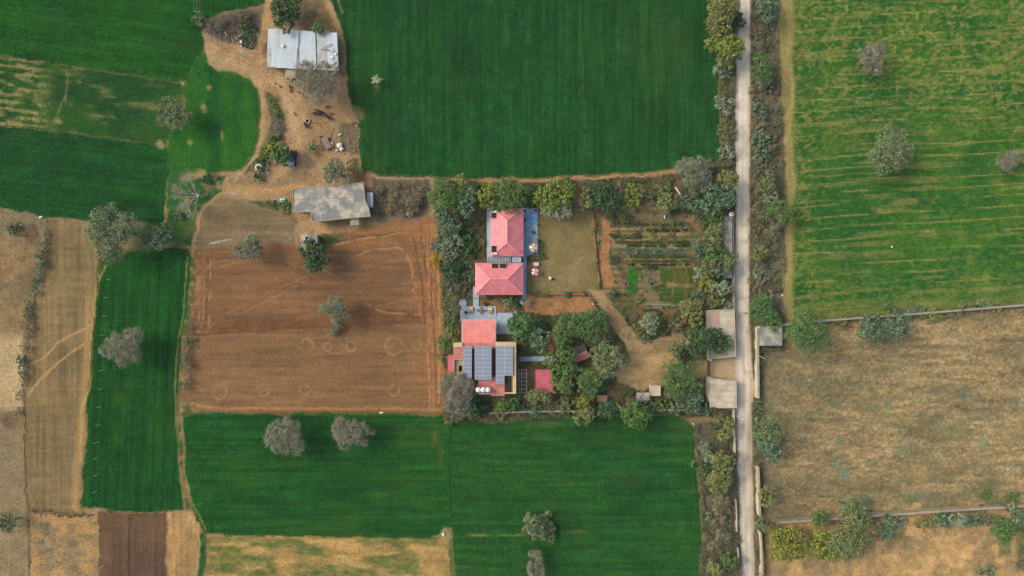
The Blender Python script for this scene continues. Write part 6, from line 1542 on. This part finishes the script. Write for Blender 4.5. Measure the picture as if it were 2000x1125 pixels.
quadruped('cow', 597, 244, math.radians(-60), .78, MHIDE, 'black cow feeding at the pale round trough', 'cow', True)
quadruped('calf', 575, 222, math.radians(-70), .45, MHIDEB, 'reddish brown calf alone on bare sand', 'calf')
quadruped('goat', 639, 208, math.radians(30), .5, MHIDE, 'black goat at the shade of the bare tree', 'goat')
quadruped('goat', 566, 169, math.radians(100), .45, MHIDE, 'dark goat near the porch steps, one of a pair', 'goat', group='goats by the porch')
quadruped('goat', 567, 177, math.radians(70), .45, MHIDE, 'dark goat near the porch steps, one of a pair', 'goat', group='goats by the porch')
quadruped('goat', 646, 221, math.radians(200), .38, MHIDEB, 'small brown goat beside the diagonal buffalo', 'goat')
quadruped('goat', 584, 180, math.radians(170), .5, MHIDEB, 'brown goat under the edge of the bare tree', 'goat')
def ring(name, px, py, r, h, t_, m, label, cat):
    x, y = W(px, py, h); o = thing(name, label, cat, (x, y, 0))
    MB().lathe([(r, -.02), (r, h), (r - t_, h), (r - t_, .08)], 0, 0, 20).build('ring_wall', m, o, (0, 0, 0)); MB().lathe([(r - t_ - .002, .02), (r - t_ - .002, .1)], 0, 0, 18).build('inside', MDARK, o, (0, 0, 0))
ring('feed_trough', 600, 236, .62, .5, .14, MWALLW, 'pale round feed trough in the yard', 'trough')
ring('well_ring', 504.5, 327, .9, 1.0, .42, MWALLW, 'thick pale concrete well ring by the yellow green tree', 'well')
ring('well_ring', 499.5, 343.5, .48, .3, .1, MCONC2, 'small thin concrete ring in grass below the well', 'well ring')
ring('well_ring', 537, 394, .55, .4, .12, MCONC2, 'grey concrete ring beside the mint green trough', 'well ring')
ring('clay_oven', 626, 267, .34, .4, .12, MBRICK, 'small brick red round oven beside the cart', 'oven')
x, y = W(552, 391); t = thing('water_trough', 'mint green square water trough by the concrete house', 'trough', (x, y, 0))
m = MB(); parapet(m, [(-.75, -.55), (.75, -.55), (.75, .55), (-.75, .55)], -.02, .55, .1); m.build('basin', MMINT, t, (0, 0, 0)); MB().box(-.64, .64, -.44, .44, 0, .4).build('water', MPOOLR, t, (0, 0, 0)); MB().lathe([(.2, .42), (.24, .6)], -.2, 0, 10).build('float', MWHITE, t, (0, 0, 0))
# cart
x, y = W(636, 279, .9); ct = thing('farm_cart', 'flat grey brown farm trailer beside white sacks', 'trailer', (x, y, 0), math.radians(-65))
MB().box(-1.5, 1.5, -.85, .85, .72, .82).build('bed', MTERRA, ct, (0, 0, 0))
for i in range(6): MB().box(-1.5 + i * .5 + .01, -1.5 + (i + 1) * .5 - .01, -.84, .84, .823, .85).build('plank', pmat('cart_plank', (158, 138, 130), (136, 116, 108), 2), ct, (0, 0, 0))
for s in (-1, 1):
    MB().box(-1.5, 1.5, min(s * .85, s * .91), max(s * .85, s * .91), .8, 1.05).build('side_board', MWOOD, ct, (0, 0, 0))
    for xx in (-.7, .7):
        w = MB(); v2 = []
        for yy in (s * .92, s * 1.1): v2 += [(xx + .36 * math.cos(6.2832 * i / 12), yy, .36 + .36 * math.sin(6.2832 * i / 12)) for i in range(12)]
        w.add(v2, [tuple(range(12)), tuple(range(23, 11, -1))] + [(i, (i + 1) % 12, 12 + (i + 1) % 12, 12 + i) for i in range(12)]); w.build('wheel', MRUB, ct, (0, 0, 0))
MB().tube([(-1.5, 0, .7), (-2.6, 0, .4)], .06, 5).build('drawbar', MDSTEEL, ct, (0, 0, 0))
def sack(px, py, lx, ly, h, rot, label, m=None):
    x, y = W(px, py, h / 2); b = MB(); n = 12; rings = []
    for k, (f, zz) in enumerate(((.8, 0), (1.0, .25), (1.02, .55), (.85, .85), (.4, 1.0))):
        rings.append([(lx / 2 * f * math.copysign(abs(math.cos(6.2832 * i / n)) ** .7, math.cos(6.2832 * i / n)), ly / 2 * f * math.copysign(abs(math.sin(6.2832 * i / n)) ** .7, math.sin(6.2832 * i / n)), zz * h) for i in range(n)])
    vs = [p for r_ in rings for p in r_]; fs = [(k * n + i, k * n + (i + 1) % n, (k + 1) * n + (i + 1) % n, (k + 1) * n + i) for k in range(4) for i in range(n)] + [tuple(range(4 * n, 5 * n))]
    b.add(vs, fs); o = link('sack', b.mesh('sack', m or MSACK, smooth=True), None, (x, y, .02), rot); tag(o, label, 'sack')
sack(648, 281, 1.2, .7, .6, 1.9, 'slim white sack leaning beside the farm trailer')
sack(663, 284, 1.4, 1.2, .8, .3, 'big round white sack at the rubble heap')
sack(667, 291, 1.0, 1.0, .6, .8, 'lower white sack touching the big round one')
sack(658, 294, .6, .5, .4, .2, 'small whitish sack at the rubble heap foot')
sack(664, 263, .9, .4, .4, .5, 'thin white sheet bundle above the big sack')
sack(471.5, 82, .7, .8, .5, .4, 'bright white bundle at the brush pile edge')
sack(471, 90, .35, .35, .3, .4, 'tiny white bundle below the larger white one')
sack(650, 147, 1.1, .3, .5, -.7, 'pale bent frame lying by the shed corner')
sack(521, 336, 1.5, .28, .25, -.6, 'white pipe section lying near the well ring')
sack(520, 330, .5, .6, .5, 0, 'white plastic drum near the well ring')
sack(1917, 988, .8, .7, .9, 0, 'dark blue drum on the pale lower wall', MCAR)
sack(1981, 967, 1.4, .5, .35, 0, 'white slab lying in dry grass by the wall')
sack(1528, 577, .6, .4, .35, .8, 'small white sack at the striped field rim')
sack(1742, 482, .45, .45, .4, 0, 'small pale sack lying alone among green crop', MSACK)
sack(1354, 828, .7, .3, .3, -.8, 'pale yellow bag at the wheat corner', MCREAM)
sack(745, 806, 1.1, .5, .3, .1, 'pale cream bundle at the ploughed field foot', MCREAM)
sack(797, 418, .8, .7, .3, .5, 'dark sheet heap with pale top beside dry stalks', MSTEEL)
sack(866, 1044, .7, .9, .4, 0, 'pale plastic heap at the wheat field corner')
sack(1298, 424, .35, 1.0, .4, .1, 'upright white bag in the vegetable garden')
sack(80, 424, 1.0, .5, .3, .3, 'white scrap at the end of the shrub line')
sack(1159, 594, .4, .4, .35, 0, 'small white pot at the path start')
# motorcycle
x, y = W(542, 166, .5); mc = thing('motorcycle', 'motorcycle parked on its stand in front of the porch', 'motorcycle', (x, y, 0), math.radians(-38))
for xx in (-.62, .62):
    w = MB(); v2 = []
    for yy in (-.06, .06): v2 += [(xx + .3 * math.cos(6.2832 * i / 14), yy, .3 + .3 * math.sin(6.2832 * i / 14)) for i in range(14)]
    w.add(v2, [tuple(range(14)), tuple(range(27, 13, -1))] + [(i, (i + 1) % 14, 14 + (i + 1) % 14, 14 + i) for i in range(14)]); w.build('wheel', MRUB, mc, (0, 0, 0))
MB().tube([(-.6, 0, .55), (-.1, 0, .62), (.35, 0, .7)], [.1, .14, .1], 6).build('frame', MDSTEEL, mc, (0, 0, 0)); MB().lathe([(.14, .68), (.2, .76), (.16, .9)], .15, 0, 10).build('fuel_tank', MBONNET, mc, (0, 0, 0)); MB().box(-.65, -.05, -.14, .14, .74, .84).build('seat', MBLACK, mc, (0, 0, 0))
MB().tube([(.38, -.36, 1.0), (.45, 0, .95), (.38, .36, 1.0)], .03, 5).build('handlebar', MSTEEL, mc, (0, 0, 0)); MB().tube([(.45, 0, .95), (.62, 0, .3)], .05, 5).build('fork', MSTEEL, mc, (0, 0, 0)); MB().lathe([(.09, .84), (.1, .98)], .52, 0, 8).build('headlight', MWHITE, mc, (0, 0, 0))
# person
x, y = W(537, 47, .8); pn = thing('person', 'person in pale top and dark trousers standing by the shed corner', 'person', (x, y, .03), math.radians(-60))
P = [(0,0,.92),(0,0,1.12),(0,0,1.34),(0,0,1.46),(.02,0,1.6)]; E = [(0,1),(1,2),(2,3),(3,4)]; R_ = [.14,.13,.15,.055,.1]
for s in (-1, 1):
    b = len(P); P += [(0, s * .2, 1.36), (.03, s * .25, 1.1), (.1, s * .24, .86), (.12, s * .24, .78)]; E += [(2, b), (b, b + 1), (b + 1, b + 2), (b + 2, b + 3)]; R_ += [.065, .05, .038, .035]
    b = len(P); P += [(0, s * .1, .86), (.01, s * .11, .48), (-.02, s * .11, .08), (.12, s * .11, .03)]; E += [(0, b), (b, b + 1), (b + 1, b + 2), (b + 2, b + 3)]; R_ += [.095, .065, .045, .04]
skinbody('body', P, E, R_, MSKIN, pn)
MB().lathe([(.17, .84), (.18, .95), (.165, 1.12), (.2, 1.3), (.17, 1.42), (.08, 1.47)], 0, 0, 12).build('shirt', MPINKC, pn, (0, 0, 0), True)
for s in (-1, 1):
    MB().tube([(0, s * .17, 1.38), (.02, s * .24, 1.14)], [.09, .075], 7).build('sleeve', MPINKC, pn, (0, 0, 0)); MB().tube([(0, s * .09, .9), (.01, s * .11, .48), (-.02, s * .11, .1)], [.115, .085, .075], 8).build('trouser_leg', MDKC, pn, (0, 0, 0))
MB().lathe([(.11, 1.6), (.115, 1.66), (.08, 1.73), (.02, 1.75)], .0, 0, 10).build('hair', MBLACK, pn, (0, 0, 0), True)
# stones, rubble, brushwood, logs
def rocks(n, px, py, rx, ry, smin, smax, seed):
    r = np.random.default_rng(seed); m = MB()
    for i in range(n):
        a = r.random() * 6.28; q = math.sqrt(r.random()); x, y = W(px + math.cos(a) * q * rx, py + math.sin(a) * q * ry); s = smin + (smax - smin) * r.random() ** 2
        vs = [(x + s * (.8 + .4 * r.random()) * math.cos(k * 1.047) * .5, y + s * (.8 + .4 * r.random()) * math.sin(k * 1.047) * .5, 0) for k in range(6)]
        tp = [(x + (v[0] - x) * .65, y + (v[1] - y) * .65, s * (.35 + .3 * r.random())) for v in vs]
        m.add(vs + tp, [tuple(range(6, 12))] + [(k, (k + 1) % 6, 6 + (k + 1) % 6, 6 + k) for k in range(6)], int(r.integers(0, 2)))
    return m
tag(rocks(90, 684, 268, 18, 24, .12, .45, 1).build('rubble_heap', [MSTONE, MBRICK]), 'scattered brown rubble and brick bits at the wheat edge', 'rubble', kind='stuff')
tag(rocks(60, 1514, 485, 6, 16, .12, .3, 2).build('white_stones', [MSACK, MSTONE]), 'scatter of small white stones on the road verge', 'stones', kind='stuff')
tag(rocks(160, 366, 720, 8, 50, .12, .4, 3).build('field_stones', [MSTONE, MBRUSH]), 'stones heaped along the mound beside the field track', 'stones', kind='stuff')
tag(rocks(70, 455, 378, 14, 4, .1, .3, 4).build('path_stones', [MSTONE, MSACK]), 'small stones beside the farm path', 'stones', kind='stuff')
tag(rocks(170, 600, 245, 85, 95, .08, .26, 5).build('yard_litter', [MSTONE, MBRUSH]), 'small stones and dung scattered over the farmyard', 'litter', kind='stuff')
tag(rocks(60, 560, 385, 60, 16, .08, .26, 6).build('yard_litter', [MSTONE, MBRUSH]), 'small stones scattered before the concrete house', 'litter', kind='stuff')
for i, (px, py, s) in enumerate(((688,240,.6),(697,246,.7),(702,268,.5),(700,285,.6),(680,275,.6),(692,295,.5),(672,300,.5),(676,256,.5))):
    r = rocks(1, px, py, .1, .1, s * 1.3, s * 1.4, 40 + i); x, y = W(px, py); tag(r.build('boulder', [MSTONE, MSTONE], None, (x, y, 0)), 'tan boulder lying at the rubble heap', 'boulder', 'boulders at the rubble heap')
def twigs(n, px, py, rx, ry, hmax, lmin, lmax, seed, rad=.03):
    r = np.random.default_rng(seed); m = MB()
    for i in range(n):
        a = r.random() * 6.28; q = math.sqrt(r.random()); x, y = W(px + math.cos(a) * q * rx, py + math.sin(a) * q * ry); b = r.random() * 6.28; l = lmin + (lmax - lmin) * r.random(); z0 = .05 + hmax * r.random() * (1 - q)
        m.tube([(x, y, z0), (x + l * .5 * math.cos(b), y + l * .5 * math.sin(b), z0 + .15 * r.random()), (x + l * math.cos(b + .3), y + l * math.sin(b + .3), max(.03, z0 + .3 * (r.random() - .5)))], [rad * (1 + r.random()), rad, rad * .4], 3, int(r.integers(0, 3)))
    return m
tag(twigs(700, 452, 58, 52, 26, .9, .5, 1.9, 11).build('brushwood', [MBRUSH, GREYBARK, PBARK]), 'tangled heap of cut brushwood between wheat and path', 'brushwood', kind='stuff')
tag(twigs(520, 790, 390, 48, 36, .6, .4, 1.5, 12).build('dry_stalks', [MBRUSH, GREYBARK, MWOOD]), 'dry grey stalks lying beside the concrete house', 'stalks', kind='stuff')
tag(twigs(200, 548, 250, 9, 20, .6, .4, 1.3, 13).build('brushwood', [MBRUSH, GREYBARK, PBARK]), 'small heap of grey branches in the yard middle strip', 'brushwood', kind='stuff')
for i, (a, b, r_) in enumerate((((471,47),(477,65),.13), ((477,65),(468,74),.09), ((463,75),(464,79),.13), ((427,57),(430,62),.1), ((432,56),(434,62),.09), ((441,64),(445,72),.1), ((437,55),(430,48),.08))):
    pa, pb = W(*a), W(*b); tag(MB().tube([(*pa, .6), (*lerp2(pa, pb, .5), .68), (*pb, .55)], [r_ * 1.1, r_, r_ * .8], 7).build('log', PBARK), 'pale cut log lying on the brushwood heap', 'log', 'logs on the brushwood heap')
pa, pb = W(645, 272), W(652, 250); tag(MB().tube([(*pa, .1), (*pb, .12)], .06, 6).build('pole', MWOOD), 'thin wooden pole lying between trailer and buffalo', 'pole')
pa, pb = W(1318, 366), W(1328, 380); tag(MB().tube([(*pa, .5), (*pb, .3)], [.25, .2], 6).build('log', MCREAM), 'pale yellow split log beside the corner tree', 'log')
pa, pb = W(1262, 594), W(1320, 597); tag(MB().tube([(*pa, .3), (*lerp2(pa, pb, .5), .35), (*pb, .3)], [.16, .2, .15], 6).build('covered_row', pmat('row_cover', (140, 160, 140), (112, 132, 108), 2)), 'pale green covered row along the foot of vegetable plots', 'row cover')

# thin winter haze over the plain: one closed box of even air round the camera and the whole place
hz = MB().box(-3100, 3100, -3100, 3100, -1.2, H + 4).build('haze', [])
hz.data.materials.clear()
hm_ = bpy.data.materials.new('haze'); hm_.use_nodes = True; hn_ = hm_.node_tree
for n_ in list(hn_.nodes):
    if n_.type == 'BSDF_PRINCIPLED': hn_.nodes.remove(n_)
pv = hn_.nodes.new('ShaderNodeVolumePrincipled'); pv.inputs['Color'].default_value = (.9, .93, .96, 1); pv.inputs['Density'].default_value = .00007; pv.inputs['Anisotropy'].default_value = .0
hn_.links.new(pv.outputs[0], hn_.nodes['Material Output'].inputs['Volume'])
hz.data.materials.append(hm_)
tag(hz, 'thin pale haze hanging over the whole farmland', 'haze', kind='stuff')
